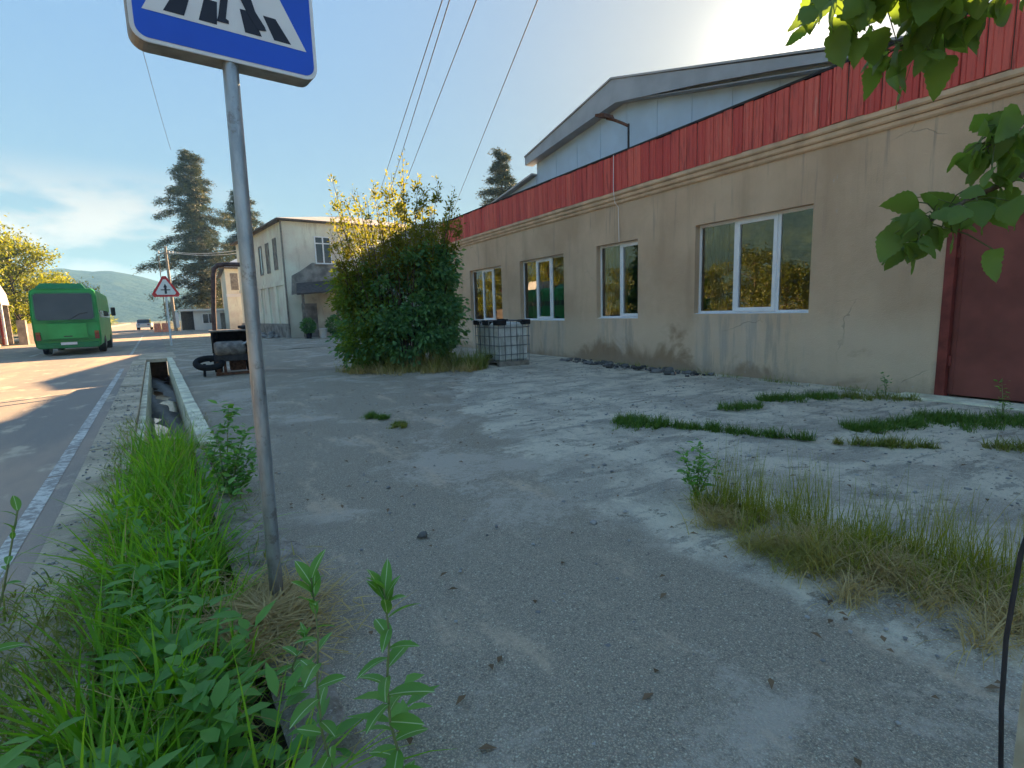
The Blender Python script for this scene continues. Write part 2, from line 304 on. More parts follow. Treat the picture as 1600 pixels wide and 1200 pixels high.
    # bark and foliage
    t = NT('bark', 0.95, 0.1); t.col(t.mix(t.ramp(t.noise(14, 5, 0.6, (1, 1, 0.25)), 0.35, 0.65), (0.05, 0.038, 0.028), (0.15, 0.12, 0.09))); t.bump(t.noise(30, 4, 0.6, (1, 1, 0.25)), 0.7, 0.02)
    simple('twig_green', (0.10, 0.13, 0.035), 0.6, 0.3, var=0.3)
    simple('stem_pale', (0.20, 0.23, 0.09), 0.6, 0.3, var=0.25)
    simple('straw', (0.30, 0.215, 0.11), 0.9, 0.15, var=0.35, scale=12)
    leafmat('leaf_road', (0.12, 0.16, 0.012), (0.28, 0.28, 0.02), (0.10, 0.145, 0.014), 0.5)
    leafmat('leaf_shrub', (0.08, 0.20, 0.085), (0.17, 0.32, 0.115), None, 0.45)
    leafmat('leaf_wood', (0.045, 0.085, 0.014), (0.17, 0.175, 0.02), (0.06, 0.085, 0.014), 0.4)
    leafmat('grass_dark', (0.06, 0.145, 0.022), (0.14, 0.235, 0.035), None, 0.35, 0.6)
    leafmat('leaf_mid', (0.09, 0.18, 0.025), (0.19, 0.27, 0.035), (0.25, 0.28, 0.04), 0.5)
    leafmat('leaf_shoot', (0.12, 0.16, 0.02), (0.24, 0.22, 0.03), None, 0.6)
    leafmat('needle', (0.020, 0.036, 0.020), (0.05, 0.064, 0.028), (0.12, 0.115, 0.025), 0.18, 0.6)
    leafmat('leaf_big', (0.08, 0.18, 0.055), (0.19, 0.27, 0.06), None, 0.55, 0.45)
    leafmat('leaf_weed', (0.10, 0.27, 0.05), (0.19, 0.39, 0.07), None, 0.4, 0.4)
    leafmat('leaf_midrib', (0.42, 0.58, 0.28), (0.50, 0.62, 0.34), None, 0.2, 0.5)
    leafmat('grass_green', (0.10, 0.27, 0.016), (0.24, 0.48, 0.03), (0.32, 0.50, 0.045), 0.5, 0.5)
    leafmat('grass_olive', (0.12, 0.19, 0.03), (0.28, 0.28, 0.07), (0.36, 0.28, 0.12), 0.4, 0.6)
    leafmat('grass_dry', (0.38, 0.28, 0.12), (0.60, 0.48, 0.25), (0.30, 0.29, 0.07), 0.35, 0.7)
    leafmat('grass_yellow', (0.18, 0.23, 0.025), (0.36, 0.36, 0.05), (0.46, 0.36, 0.11), 0.45, 0.6)
    leafmat('dead_leaf', (0.10, 0.06, 0.03), (0.25, 0.16, 0.09), None, 0.1, 0.8)
    t = NT('stone', 0.93, 0.15); t.col(t.mix(t.island(), (0.20, 0.195, 0.19), (0.46, 0.44, 0.41))); t.bump(t.noise(60, 4), 0.4, 0.006)
    t = NT('stone_dark', 0.93, 0.15); t.col(t.mix(t.island(), (0.05, 0.048, 0.045), (0.22, 0.205, 0.19)))
make_materials()

# ------------------------------------------------------------------ geometry helpers
def tag(o, label=None, cat=None, group=None, kind=None):
    for k, v in (('label', label), ('category', cat), ('group', group), ('kind', kind)):
        if v: o[k] = v
    return o
def empty(name, loc, label, cat, group=None):
    o = bpy.data.objects.new(name, None); COL.objects.link(o); o.location = loc; o.empty_display_size = 0.2
    return tag(o, label, cat, group)
def wloc(o):
    v = Vector((0, 0, 0))
    while o is not None: v += Vector(o.location); o = o.parent
    return v
def link(name, me, parent=None, loc=None):
    o = bpy.data.objects.new(name, me); COL.objects.link(o)
    if parent is not None: o.parent = parent
    if loc is not None: o.location = loc
    return o
def np_mesh(name, V, F, mats, midx=None, smooth=False):
    """V (n,3) and F (m,k) arrays, one polygon size"""
    me = bpy.data.meshes.new(name); V = np.asarray(V, np.float32); F = np.asarray(F, np.int32); m, k = F.shape
    me.vertices.add(len(V)); me.vertices.foreach_set('co', V.ravel())
    me.loops.add(m*k); me.loops.foreach_set('vertex_index', F.ravel())
    me.polygons.add(m); me.polygons.foreach_set('loop_start', np.arange(0, m*k, k, dtype=np.int32))
    if smooth: me.polygons.foreach_set('use_smooth', np.ones(m, bool))
    for x in (mats if isinstance(mats, (list, tuple)) else [mats]): me.materials.append(MATS[x])
    if midx is not None: me.polygons.foreach_set('material_index', np.asarray(midx, np.int32))
    me.update(calc_edges=True); return me
def np_obj(name, V, F, mat, parent=None, **k):
    V = np.asarray(V, float)
    if parent is not None: V = V - np.array(wloc(parent))
    return link(name, np_mesh(name, V, F, mat, **k), parent)

class MB:
    """collects shapes in world coordinates; build() links them as one mesh object"""
    def __init__(s): s.v = []; s.f = []; s.sm = []
    def add(s, vs, fs, smooth=False):
        o = len(s.v); s.v += [tuple(x) for x in vs]; s.f += [tuple(i+o for i in f) for f in fs]; s.sm += [smooth]*len(fs); return s
    def box(s, x0, x1, y0, y1, z0, z1, bev=0.0):
        if bev:
            b = bev; P = []
            for z, i in ((z0, b), (z0+b, 0), (z1-b, 0), (z1, b)):
                P += [(x0+i, y0+i+0, z), (x1-i, y0+i, z), (x1-i, y1-i, z), (x0+i, y1-i, z)]
            F = [(3, 2, 1, 0), (12, 13, 14, 15)]
            for r in range(3):
                for i in range(4): F.append((r*4+i, r*4+(i+1) % 4, r*4+4+(i+1) % 4, r*4+4+i))
            return s.add(P, F)
        return s.add([(x0, y0, z0), (x1, y0, z0), (x1, y1, z0), (x0, y1, z0), (x0, y0, z1), (x1, y0, z1), (x1, y1, z1), (x0, y1, z1)],
                     [(3, 2, 1, 0), (4, 5, 6, 7), (0, 1, 5, 4), (1, 2, 6, 5), (2, 3, 7, 6), (3, 0, 4, 7)])
    def obox(s, c, ax, ay, az, hx, hy, hz):
        c = Vector(c); ax = Vector(ax).normalized()*hx; ay = Vector(ay).normalized()*hy; az = Vector(az).normalized()*hz
        P = [c+i*ax+j*ay+k*az for k in (-1, 1) for i, j in ((-1, -1), (1, -1), (1, 1), (-1, 1))]
        return s.add(P, [(3, 2, 1, 0), (4, 5, 6, 7), (0, 1, 5, 4), (1, 2, 6, 5), (2, 3, 7, 6), (3, 0, 4, 7)])
    def prism(s, poly, d):
        """flat polygon (list of 3D points) extruded by vector d"""
        n = len(poly); d = Vector(d); P = [Vector(p) for p in poly]; Q = [p+d for p in P]
        F = [tuple(range(n-1, -1, -1)), tuple(range(n, 2*n))]+[(i, (i+1) % n, n+(i+1) % n, n+i) for i in range(n)]
        return s.add(P+Q, F)
    def tube(s, pts, rad, n=8, cap=True):
        pts = [Vector(p) for p in pts]; rr = rad if isinstance(rad, (list, tuple)) else [rad]*len(pts)
        P = []; F = []; ref = None
        for i, p in enumerate(pts):
            t = (pts[min(i+1, len(pts)-1)]-pts[max(i-1, 0)]).normalized()
            if ref is None: ref = t.orthogonal().normalized()
            ref = (ref-t*ref.dot(t)).normalized(); q = t.cross(ref)
            for k in range(n): a = 2*PI*k/n; P.append(p+(ref*math.cos(a)+q*math.sin(a))*rr[i])
        for i in range(len(pts)-1):
            for k in range(n): F.append((i*n+k, i*n+(k+1) % n, (i+1)*n+(k+1) % n, (i+1)*n+k))
        s.add(P, F, True)
        if cap:
            s.add(P[:n], [tuple(range(n-1, -1, -1))]); s.add(P[-n:], [tuple(range(n))])
        return s
    def lathe(s, prof, c, axis=(0, 0, 1), n=16):
        """prof: (radius, along) pairs"""
        ax = Vector(axis).normalized(); a = ax.orthogonal().normalized(); b = ax.cross(a); c = Vector(c); P = []; F = []
        for r, t in prof:
            for k in range(n): g = 2*PI*k/n; P.append(c+ax*t+(a*math.cos(g)+b*math.sin(g))*r)
        m = len(prof)
        for i in range(m-1):
            for k in range(n): F.append((i*n+k, i*n+(k+1) % n, (i+1)*n+(k+1) % n, (i+1)*n+k))
        s.add(P, F, True); s.add(P[:n], [tuple(range(n-1, -1, -1))]); s.add(P[-n:], [tuple(range(n))]); return s
    def build(s, name, mat, parent=None):
        o = wloc(parent) if parent is not None else Vector((0, 0, 0))
        me = bpy.data.meshes.new(name); me.from_pydata([(v[0]-o.x, v[1]-o.y, v[2]-o.z) for v in s.v], [], s.f)
        me.materials.append(MATS[mat]); me.polygons.foreach_set('use_smooth', s.sm); me.update()
        return link(name, me, parent)
def copy_tree(o, parent=None, dloc=None):
    c = o.copy(); COL.objects.link(c); c.parent = parent
    for ch in o.children: copy_tree(ch, c)
    return c
def xf(ob, origin):
    """parts built round (0,0,0) under an Empty: nothing to do, kept for clarity"""
    return ob

# vectorised scatter shapes -------------------------------------------------
def unit(a): return a/np.maximum(np.linalg.norm(a, axis=1, keepdims=True), 1e-9)
def leaves(C, D, L, W, fold=0.25, N=None):
    """diamond leaves folded on the midrib: C base points, D directions, L lengths, W half widths -> V, F(tri)"""
    n = len(C); D = unit(D)
    if N is None: N = rs.normal(size=(n, 3)) + np.array([0, 0, 0.8])
    S = unit(np.cross(D, N)); Nn = np.cross(S, D)
    L = np.asarray(L).reshape(-1, 1)*np.ones((n, 1)); W = np.asarray(W).reshape(-1, 1)*np.ones((n, 1))
    V = np.empty((n, 4, 3)); mid = C + D*L*0.45 + Nn*W*fold
    V[:, 0] = C; V[:, 1] = mid - S*W; V[:, 2] = C + D*L - Nn*L*0.08; V[:, 3] = mid + S*W
    b = np.arange(n)[:, None]*4
    F = np.concatenate([b+np.array([[0, 1, 2]]), b+np.array([[0, 2, 3]])])
    return V.reshape(-1, 3), F
def leaves8(C, D, L, W, fold=0.3, N=None, droop=0.18):
    """fuller leaf with a rounded outline, creased on the midrib"""
    n = len(C); D = unit(D)
    if N is None: N = rs.normal(size=(n, 3)) + np.array([0, 0, 0.8])
    S = unit(np.cross(D, N)); Nn = np.cross(S, D); L = np.asarray(L).reshape(-1, 1)*np.ones((n, 1)); W = np.asarray(W).reshape(-1, 1)*np.ones((n, 1))
    V = np.empty((n, 8, 3))
    def pt(s, w): return C+D*L*s-Nn*L*droop*s*s+S*W*w+Nn*W*abs(w)*fold
    for i, (s, w) in enumerate(((0, 0), (0.28, -0.92), (0.62, -0.80), (1.0, 0), (0.62, 0.80), (0.28, 0.92), (0.28, 0), (0.62, 0))): V[:, i] = pt(s, w)
    f = np.array([[0, 1, 6], [0, 6, 5], [1, 2, 7], [1, 7, 6], [6, 7, 4], [6, 4, 5], [2, 3, 7], [7, 3, 4]])
    return V.reshape(-1, 3), (np.arange(n)[:, None, None]*8+f[None]).reshape(-1, 3)
def blades(C, Hh, lean, W, segs=4, az=None, curl=1.0, base=0.25):
    """tapering, arching grass blades -> V, F(quads)"""
    n = len(C); az = rs.uniform(0, 2*PI, n) if az is None else az
    Hh = np.asarray(Hh)*np.ones(n); lean = np.asarray(lean)*np.ones(n); W = np.asarray(W)*np.ones(n)
    d = np.stack([np.cos(az), np.sin(az), 0*az], 1); w = np.stack([-np.sin(az), np.cos(az), 0*az], 1)
    tw = rs.uniform(-0.9, 0.9, n)[:, None]; w = unit(w*np.cos(tw)+d*np.sin(tw))
    V = np.empty((n, segs+1, 2, 3))
    for i in range(segs+1):
        t = i/segs
        ang = lean*(base+curl*t)                      # angle from vertical, growing to the tip
        if i == 0: p = C.copy()
        else: p = p + (d*np.sin(ang)[:, None]+np.array([0, 0, 1.0])*np.cos(ang)[:, None])*(Hh/segs)[:, None]
        ww = (W*(1-t**1.6)*0.5+0.0004)[:, None]
        V[:, i, 0] = p-w*ww; V[:, i, 1] = p+w*ww
    b = np.arange(n)[:, None]*(2*(segs+1)); Fs = []
    for i in range(segs): Fs.append(b+np.array([[2*i, 2*i+1, 2*i+3, 2*i+2]]))
    return V.reshape(-1, 3), np.concatenate(Fs)
def joinVF(L):
    V = []; F = []; o = 0
    for v, f in L: V.append(v); F.append(f+o); o += len(v)
    return np.concatenate(V), np.concatenate(F)
def stones(P, S):
    """little irregular 8-corner stones"""
    n = len(P); base = np.array([(-1, -1, -.6), (1, -1, -.6), (1, 1, -.6), (-1, 1, -.6), (-.7, -.7, .6), (.7, -.7, .6), (.7, .7, .6), (-.7, .7, .6)])
    V = base[None]*S[:, None, None]*rs.uniform(0.55, 1.2, (n, 8, 3)); a = rs.uniform(0, 6.3, n); c, s_ = np.cos(a)[:, None], np.sin(a)[:, None]
    X = V[..., 0]*c-V[..., 1]*s_; Y = V[..., 0]*s_+V[..., 1]*c; V = np.stack([X, Y, V[..., 2]*rs.uniform(0.5, 1, (n, 1))], -1)+P[:, None]
    q = np.array([[3, 2, 1, 0], [4, 5, 6, 7], [0, 1, 5, 4], [1, 2, 6, 5], [2, 3, 7, 6], [3, 0, 4, 7]])
    return V.reshape(-1, 3), (np.arange(n)[:, None, None]*8+q[None]).reshape(-1, 4)

# road frame: u along the road, v to its right; the ditch is v in [-0.33, 0.28]
RA = R(4.0); UD = Vector((-math.sin(RA), math.cos(RA), 0)); VD = Vector((math.cos(RA), math.sin(RA), 0))
def uv(u, v, z=0.0): p = UD*u+VD*v; return (p.x, p.y, z)
def sheet(mb, u0, u1, v0, v1, z, nu=1, nv=1, zf=None):
    P = []; F = []
    for i in range(nu+1):
        for j in range(nv+1):
            u = u0+(u1-u0)*i/nu; v = v0+(v1-v0)*j/nv; P.append(uv(u, v, z+(zf(u, v) if zf else 0)))
    for i in range(nu):
        for j in range(nv): F.append((i*(nv+1)+j, i*(nv+1)+j+1, (i+1)*(nv+1)+j+1, (i+1)*(nv+1)+j))
    mb.add(P, F, True); return mb
def struct(o): o['kind'] = 'structure'; return o
DV0, DV1 = -0.33, 0.28; DU0, DU1 = -8.0, 22.8; FAR = 2200

# ------------------------------------------------------------------ ground, road, ditch
g = MB()
sheet(g, -FAR, FAR, -FAR, DV0, -0.07); sheet(g, -FAR, FAR, DV1, FAR, -0.07); sheet(g, DU1, FAR, DV0, DV1, -0.07); sheet(g, -FAR, DU0, DV0, DV1, -0.07)
struct(g.build('ground', 'terrain'))
m = MB(); sheet(m, -40, 400, -8.3, -0.72, 0.0); sheet(m, 22.8, 400, -0.72, 0.40, 0.0); struct(m.build('road', 'asphalt_road'))
m = MB()
for (a, b) in ((-20, 1.1), (1.1, 6.2), (6.25, 13.0), (13.04, 19.2), (26, 60)):
    sheet(m, a, b, -0.945, -0.84, 0.004)
struct(m.build('road_edge_line', 'road_paint'))
m = MB()
for (a, b) in ((30, 33), (38, 41), (46, 49), (54, 57), (62, 65)): sheet(m, a, b, -4.55, -4.43, 0.004)
struct(m.build('road_centre_line', 'road_paint'))
def wob(u, v): return 0.012*math.sin(3.1*u+2*v)+0.008*math.sin(7.7*u)
# shoulder slabs between the road line and the ditch, with open joints
m = MB(); m.prism([uv(-7, -0.72, -0.4), uv(22.78, -0.72, -0.4), uv(22.78, DV0-0.03, -0.4), uv(-7, DV0-0.03, -0.4)], (0, 0, 0.39)); shoulder = struct(m.build('road_shoulder', 'soil'))
u = -6.0; k = 0
while u < 22.7:
    L = 2.35 if k % 3 else 1.9
    e = min(u+L, 22.75); t = rnd.uniform(-0.008, 0.01)
    m = MB(); a = [uv(u+0.012, -0.715, -0.15), uv(e-0.012, -0.715, -0.15), uv(e-0.012, DV0+rnd.uniform(-0.012, 0.0), -0.15), uv(u+0.012, DV0+rnd.uniform(-0.012, 0.0), -0.15)]
    m.prism(a, (0, 0, 0.165+t)); m.build('slab', 'concrete_old', shoulder); u = e; k += 1
# right kerb of the ditch, proud of the yard
m = MB(); m.prism([uv(6.5, DV1+0.01, -0.8), uv(22.78, DV1+0.01, -0.8), uv(22.78, DV1+0.14, -0.8), uv(6.5, DV1+0.14, -0.8)], (0, 0, 0.29)); kerb = struct(m.build('ditch_kerb', 'concrete_old'))
u = 6.6
while u < 22.7:
    e = min(u+1.6, 22.78); t = rnd.uniform(-0.008, 0.008)
    m = MB(); m.prism([uv(u+0.008, DV1, -0.5), uv(u+0.008, DV1+0.16+t, -0.5), uv(e-0.008, DV1+0.16, -0.5), uv(e-0.008, DV1, -0.5)], (0, 0, 0.545+t)); m.build('kerb_stone', 'concrete_light', kerb); u = e
m = MB(); m.prism([uv(DU0, DV0-0.001, -0.9), uv(DU0, DV0+0.085, -0.9), uv(DU1, DV0+0.085, -0.9), uv(DU1, DV0-0.001, -0.9)], (0, 0, 0.82)); struct(m.build('ditch_wall', 'concrete_light'))
m = MB(); m.prism([uv(DU0, DV1+0.002, -0.9), uv(DU0, DV1+0.12, -0.9), uv(6.5, DV1+0.12, -0.9), uv(6.5, DV1+0.002, -0.9)], (0, 0, 0.893)); struct(m.build('ditch_bank', 'soil'))
m = MB(); sheet(m, DU0, DU1, DV0, DV1+0.05, -0.72, 60, 6, lambda u, v: 0.04*math.sin(5*u)+0.05*math.sin(9*v+u)); struct(m.build('ditch_bed', 'mud'))
m = MB(); sheet(m, 11, DU1+1.5, DV0+0.08, DV1+0.02, -0.735); struct(m.build('ditch_water', 'water'))
m = MB(); sheet(m, -3, 8.6, DV0+0.02, DV1+0.03, -0.12, 60, 6, lambda u, v: 0.05*math.sin(3.3*u+4*v)-0.6*max(0, (u-6.3)/2.3)**1.5); struct(m.build('ditch_fill', 'soil'))
m = MB(); m.prism([uv(DU1, DV0-0.25, -0.11), uv(DU1, DV1+0.3, -0.11), uv(DU1+4, DV1+0.3, -0.11), uv(DU1+4, DV0-0.25, -0.11)], (0, 0, 0.118))
struct(m.build('culvert_slab', 'concrete_old'))
m = MB(); m.prism([uv(DU1+1.6, DV0, -0.9), uv(DU1+1.6, DV1, -0.9), uv(DU1+1.8, DV1, -0.9), uv(DU1+1.8, DV0, -0.9)], (0, 0, 0.78)); struct(m.build('culvert_end', 'mud'))
# yard: near part finely wavy, far part plain
def yz(u, v): return 0.010*math.sin(1.3*u+0.8*v)+0.008*math.sin(2.9*v-1.7*u)+0.012*math.sin(0.6*u)*math.sin(0.9*v)
m = MB(); sheet(m, -6, 24, DV1+0.10, 10.5, 0.004, 120, 45, yz); sheet(m, 24, 88, 0.40, 30, 0.004); sheet(m, -14, -6, DV1+0.1, 10.5, 0.004)
struct(m.build('yard', 'asphalt_yard'))
# trodden earth between the ditch grass and the yard, ragged edge
P = []; F = []; us = np.linspace(-2, 6.4, 85); NV = 14
for u_ in us:
    w_ = 0.42+0.10*math.sin(2.3*u_)+0.07*math.sin(5.9*u_+1)+rnd.uniform(-0.03, 0.03); w_ *= 1.0 if u_ < 3.2 else max(0.25, 1-(u_-3.2)*0.3)
    for j in range(NV+1):
        s_ = j/NV; v_ = 0.22+w_*s_; P.append(uv(u_, v_, -0.05+0.085*math.sin(PI*min(1, 0.25+s_*0.75))+0.012*math.sin(9*u_+7*s_)*math.sin(PI*s_)+rnd.uniform(-0.006, 0.006)*(s_ < 0.95)-0.03*(s_ > 0.97)))
for i in range(len(us)-1):
    for j in range(NV): F.append((i*(NV+1)+j, i*(NV+1)+j+1, (i+1)*(NV+1)+j+1, (i+1)*(NV+1)+j))
m = MB(); m.add(P, F, True); struct(m.build('earth_verge', 'dust_earth'))
# pavement on the far side of the road
m = MB(); m.prism([uv(-30, -10.2), uv(300, -10.2), uv(300, -8.3), uv(-30, -8.3)], (0, 0, 0.13)); struct(m.build('pavement', 'concrete_old'))
# hills
def ridge(name, pts, depth=900, n=160, seed=1, amp=0.14):
    """pts: (azimuth deg from +Y to +X, distance, height); closed mound with real depth"""
    q = np.random.RandomState(seed); az = np.linspace(pts[0][0], pts[-1][0], n)
    D = np.interp(az, [p[0] for p in pts], [p[1] for p in pts]); Hh = np.interp(az, [p[0] for p in pts], [p[2] for p in pts])
    ker = np.hanning(13); ker /= ker.sum()
    Hh = np.convolve(np.pad(Hh, 6, 'edge'), ker, 'valid')
    rows = 14; P = []
    for j in range(rows):
        t = j/(rows-1)                                    # 0 near foot, 0.6 crest, 1 far foot
        prof = math.sin(min(t/0.6, 1)*PI/2)**1.4 if t <= 0.6 else math.cos((t-0.6)/0.4*PI/2)
        nz = q.normal(size=n); nz = np.convolve(np.pad(nz, 6, 'edge'), ker, 'valid')
        d = D+depth*(t-0.6); z = Hh*prof*(1+amp*nz*(0.4+t))-3*(prof < 0.02)
        for a, dd, zz in zip(az, d, z): P.append((dd*math.sin(R(a)), dd*math.cos(R(a)), zz-1))
    F = [(j*n+i, j*n+i+1, (j+1)*n+i+1, (j+1)*n+i) for j in range(rows-1) for i in range(n-1)]
    m = MB(); m.add(P, F, True); return struct(m.build(name, 'forest_hill'))
ridge('hills', [(-40, 1050, 75), (-22, 1000, 75), (-13, 1000, 80), (-6.5, 1000, 76), (-3.0, 1000, 60), (0, 1000, 43), (6, 1050, 30), (14, 1100, 25), (24, 1150, 20)], 550, 200, 3, 0.10)
ridge('mountain_ridge', [(-150, 650, 75), (-110, 550, 110), (-80, 480, 118), (-62, 450, 112), (-50, 480, 118), (-40, 500, 100), (-33, 570, 75), (-26, 670, 30), (-22, 750, 3)], 400, 220, 5, 0.10)

# ------------------------------------------------------------------ the hall (single-storey front with raised gable behind)
XF = 8.7
hall = empty('hall_building', (XF, 8, 0), 'long brown stuccoed hall with red fascia and white framed windows', 'building')
WIN = [(5.14, 7.52, 1.19, 2.95, (5.80, 6.67), 1), (9.15, 10.63, 1.10, 2.90, (9.86,), 1), (12.04, 14.38, 1.04, 2.87, (12.80, 13.60), 1), (15.58, 18.00, 1.00, 2.85, (16.36, 17.18), 1)]
DOOR = (-0.4, 3.30, 0.03, 2.5)
def wall_open(x, y0, y1, z0, z1, holes, depth):
    """front face at x with real openings and reveals running to x+depth"""
    yb = sorted({y0, y1, *[h[0] for h in holes], *[h[1] for h in holes]}); zb = sorted({z0, z1, *[h[2] for h in holes], *[h[3] for h in holes]})
    m = MB()
    for i in range(len(yb)-1):
        for j in range(len(zb)-1):
            cy = (yb[i]+yb[i+1])/2; cz = (zb[j]+zb[j+1])/2
            if any(h[0] < cy < h[1] and h[2] < cz < h[3] for h in holes): continue
            for xx, fl in ((x, 0), (x+depth, 1)):
                q = [(xx, yb[i], zb[j]), (xx, yb[i], zb[j+1]), (xx, yb[i+1], zb[j+1]), (xx, yb[i+1], zb[j])]
                m.add(q, [(0, 1, 2, 3) if fl else (3, 2, 1, 0)])
    for a, b, c, d in [h[:4] for h in holes]+[(y0, y1, z0, z1)]:
        for q in (((a, c), (b, c)), ((b, c), (b, d)), ((b, d), (a, d)), ((a, d), (a, c))):
            (ya, za), (yb_, zb_) = q; m.add([(x, ya, za), (x, yb_, zb_), (x+depth, yb_, zb_), (x+depth, ya, za)], [(0, 1, 2, 3)])
    return m
wall_open(XF, -7, 20.1, -0.05, 4.72, [w[:4] for w in WIN]+[DOOR], 0.36).build('wall', 'stucco', hall)
m = MB(); m.box(XF+0.36, 24, 19.74, 20.1, -0.05, 4.72); m.box(24, 24.3, -7, 20.1, -0.05, 4.72); m.box(XF+0.36, 24, -7, -6.7, -0.05, 4.72); m.build('rear_wall', 'stucco', hall)
m = MB(); m.box(13.5, 13.6, -6.69, 19.73, 0.0, 4.6); m.box(XF+0.37, 13.49, -6.69, 19.73, -0.04, 0.0); m.build('room_lining', 'room', hall)
m = MB(); m.box(XF+0.02, 24.3, -7, 20.1, 4.721, 4.78); m.build('flat_roof', 'tar', hall)
# cornice of three stepped courses
for z0, z1, pr in ((3.78, 3.862, 0.045), (3.862, 3.955, 0.085), (3.955, 4.05, 0.125)):
    m = MB()
    m.add(*(lambda Y0, Y1: ([(XF+0.01, Y0, z0), (XF-pr+0.02, Y0, z0), (XF-pr, Y0, z0+0.025), (XF-pr, Y0, z1-0.012), (XF-pr+0.012, Y0, z1-0.002), (XF+0.01, Y0, z1-0.002),
                             (XF+0.01, Y1, z0), (XF-pr+0.02, Y1, z0), (XF-pr, Y1, z0+0.025), (XF-pr, Y1, z1-0.012), (XF-pr+0.012, Y1, z1-0.002), (XF+0.01, Y1, z1-0.002)],
                            [(i, i+1, i+7, i+6) for i in range(5)]+[(0, 5, 4, 3, 2, 1), (6, 7, 8, 9, 10, 11)]))(-7.0, 20.15))
    m.build('cornice_course', 'cornice_plaster', hall)
# red fascia: overlapping vertical boards, every one its own piece
m = MB(); m.box(XF-0.10, XF+0.03, -7, 20.15, 4.05, 4.83); m.build('parapet', 'wood_grey', hall)
fv = []
for w in (0.19, 0.215, 0.24):
    mm = MB(); t = 0.020; P = []; prof = [(0, 0), (0.012, t), (w*0.30, t+0.004), (w*0.34, t-0.008), (w*0.40, t+0.004), (w*0.72, t+0.003), (w*0.76, t-0.008), (w*0.82, t+0.003), (w-0.012, t), (w, 0)]
    for z in (0, 0.80):
        for a, b in prof: P.append((-b, a, z))
    n = len(prof); F = [(i, i+n, i+n+1, i+1) for i in range(n-1)]+[tuple(range(n)), tuple(range(2*n-1, n-1, -1))]
    mm.add(P, F); me = bpy.data.meshes.new('fascia_board'); me.from_pydata(mm.v, [], mm.f); me.materials.append(MATS['fascia_red']); me.update(); fv.append((w, me))
y = -6.9
while y < 19.95:
    w, me = fv[rnd.randrange(3)]
    o = link('fascia_board', me, hall, (-0.102-rnd.uniform(0, 0.016), y-8, 4.045+rnd.uniform(-0.012, 0.012)))
    o.rotation_euler = (rnd.uniform(-0.006, 0.006), rnd.uniform(-0.02, 0.004), 0); y += w+0.006
m = MB(); m.box(XF-0.15, XF+0.10, -7, 20.17, 4.853, 4.89); m.build('parapet_cap', 'tar', hall)
# windows
for wi, (a, b, c, d, mul, sash) in enumerate(WIN):
    x0, x1 = XF+0.13, XF+0.19; f = 0.055
    m = MB(); m.box(x0, x1, a, b, c, c+f); m.box(x0, x1, a, b, d-f, d); m.box(x0, x1, a, a+f, c+f, d-f); m.box(x0, x1, b-f, b, c+f, d-f)
    wf = m.build('window', 'pvc', hall)
    m = MB(); m.prism([(XF-0.035, a-0.02, c-0.03), (XF-0.035, a-0.02, c-0.004), (x0-0.001, a-0.02, c+0.012), (x0-0.001, a-0.02, c-0.03)], (0, b-a+0.04, 0)) if wi == 0 and False else m.prism([(XF+0.012, a+0.004, c-0.012), (XF+0.012, a+0.004, c+0.006), (x0-0.001, a+0.004, c+0.022), (x0-0.001, a+0.004, c-0.012)], (0, b-a-0.008, 0))
    m.build('window_sill', 'pvc', wf)
    for q in mul:
        m = MB(); m.box(x0-0.004, x1-0.002, q-0.035, q+0.035, c+f, d-f); m.build('mullion', 'pvc', wf)
    eds = [a+f]+[e for q in mul for e in (q-0.035, q+0.035)]+[b-f]
    bays = [(eds[2*i], eds[2*i+1]) for i in range(len(eds)//2)]
    sb = len(bays)//2 if len(bays) == 3 else 0
    for i, (p, q) in enumerate(bays):
        i0, i1, j0, j1 = p, q, c+f, d-f
        if i == sb:                                     # opening sash stands proud of the fixed lights
            s = 0.058; m = MB(); m.box(x0-0.022, x0+0.03, p-0.012, q+0.012, c+f-0.012, c+f+s); m.box(x0-0.022, x0+0.03, p-0.012, q+0.012, d-f-s, d-f+0.012)
            m.box(x0-0.022, x0+0.03, p-0.012, p+s, c+f+s, d-f-s); m.box(x0-0.022, x0+0.03, q-s, q+0.012, c+f+s, d-f-s); m.build('sash', 'pvc', wf)
            i0, i1, j0, j1 = p+s, q-s, c+f+s, d-f-s
        m = MB(); m.add([(x0+0.014, i0, j0), (x0+0.014, i1, j0), (x0+0.014, i1, j1), (x0+0.014, i0, j1)], [(3, 2, 1, 0)]); m.build('pane', 'glass', wf)
    # curtain drawn to the far side
    cy0, cy1 = b-0.52*(1 if wi else 0.8), b-0.03; P = []; F = []; n = 40
    if wi == 1: cy0 = b-0.62
    for i in range(n+1):
        t = i/n; yy = cy0+(cy1-cy0)*t; xx = XF+0.46+0.035*math.sin(t*38)+0.01*math.sin(t*90)
        P += [(xx, yy, c-0.25), (xx+0.01*math.sin(t*21), yy, d+0.05)]
        if i: F.append((2*i-2, 2*i, 2*i+1, 2*i-1))
    m = MB(); m.add(P, F, True); m.build('curtain', 'curtain', wf)
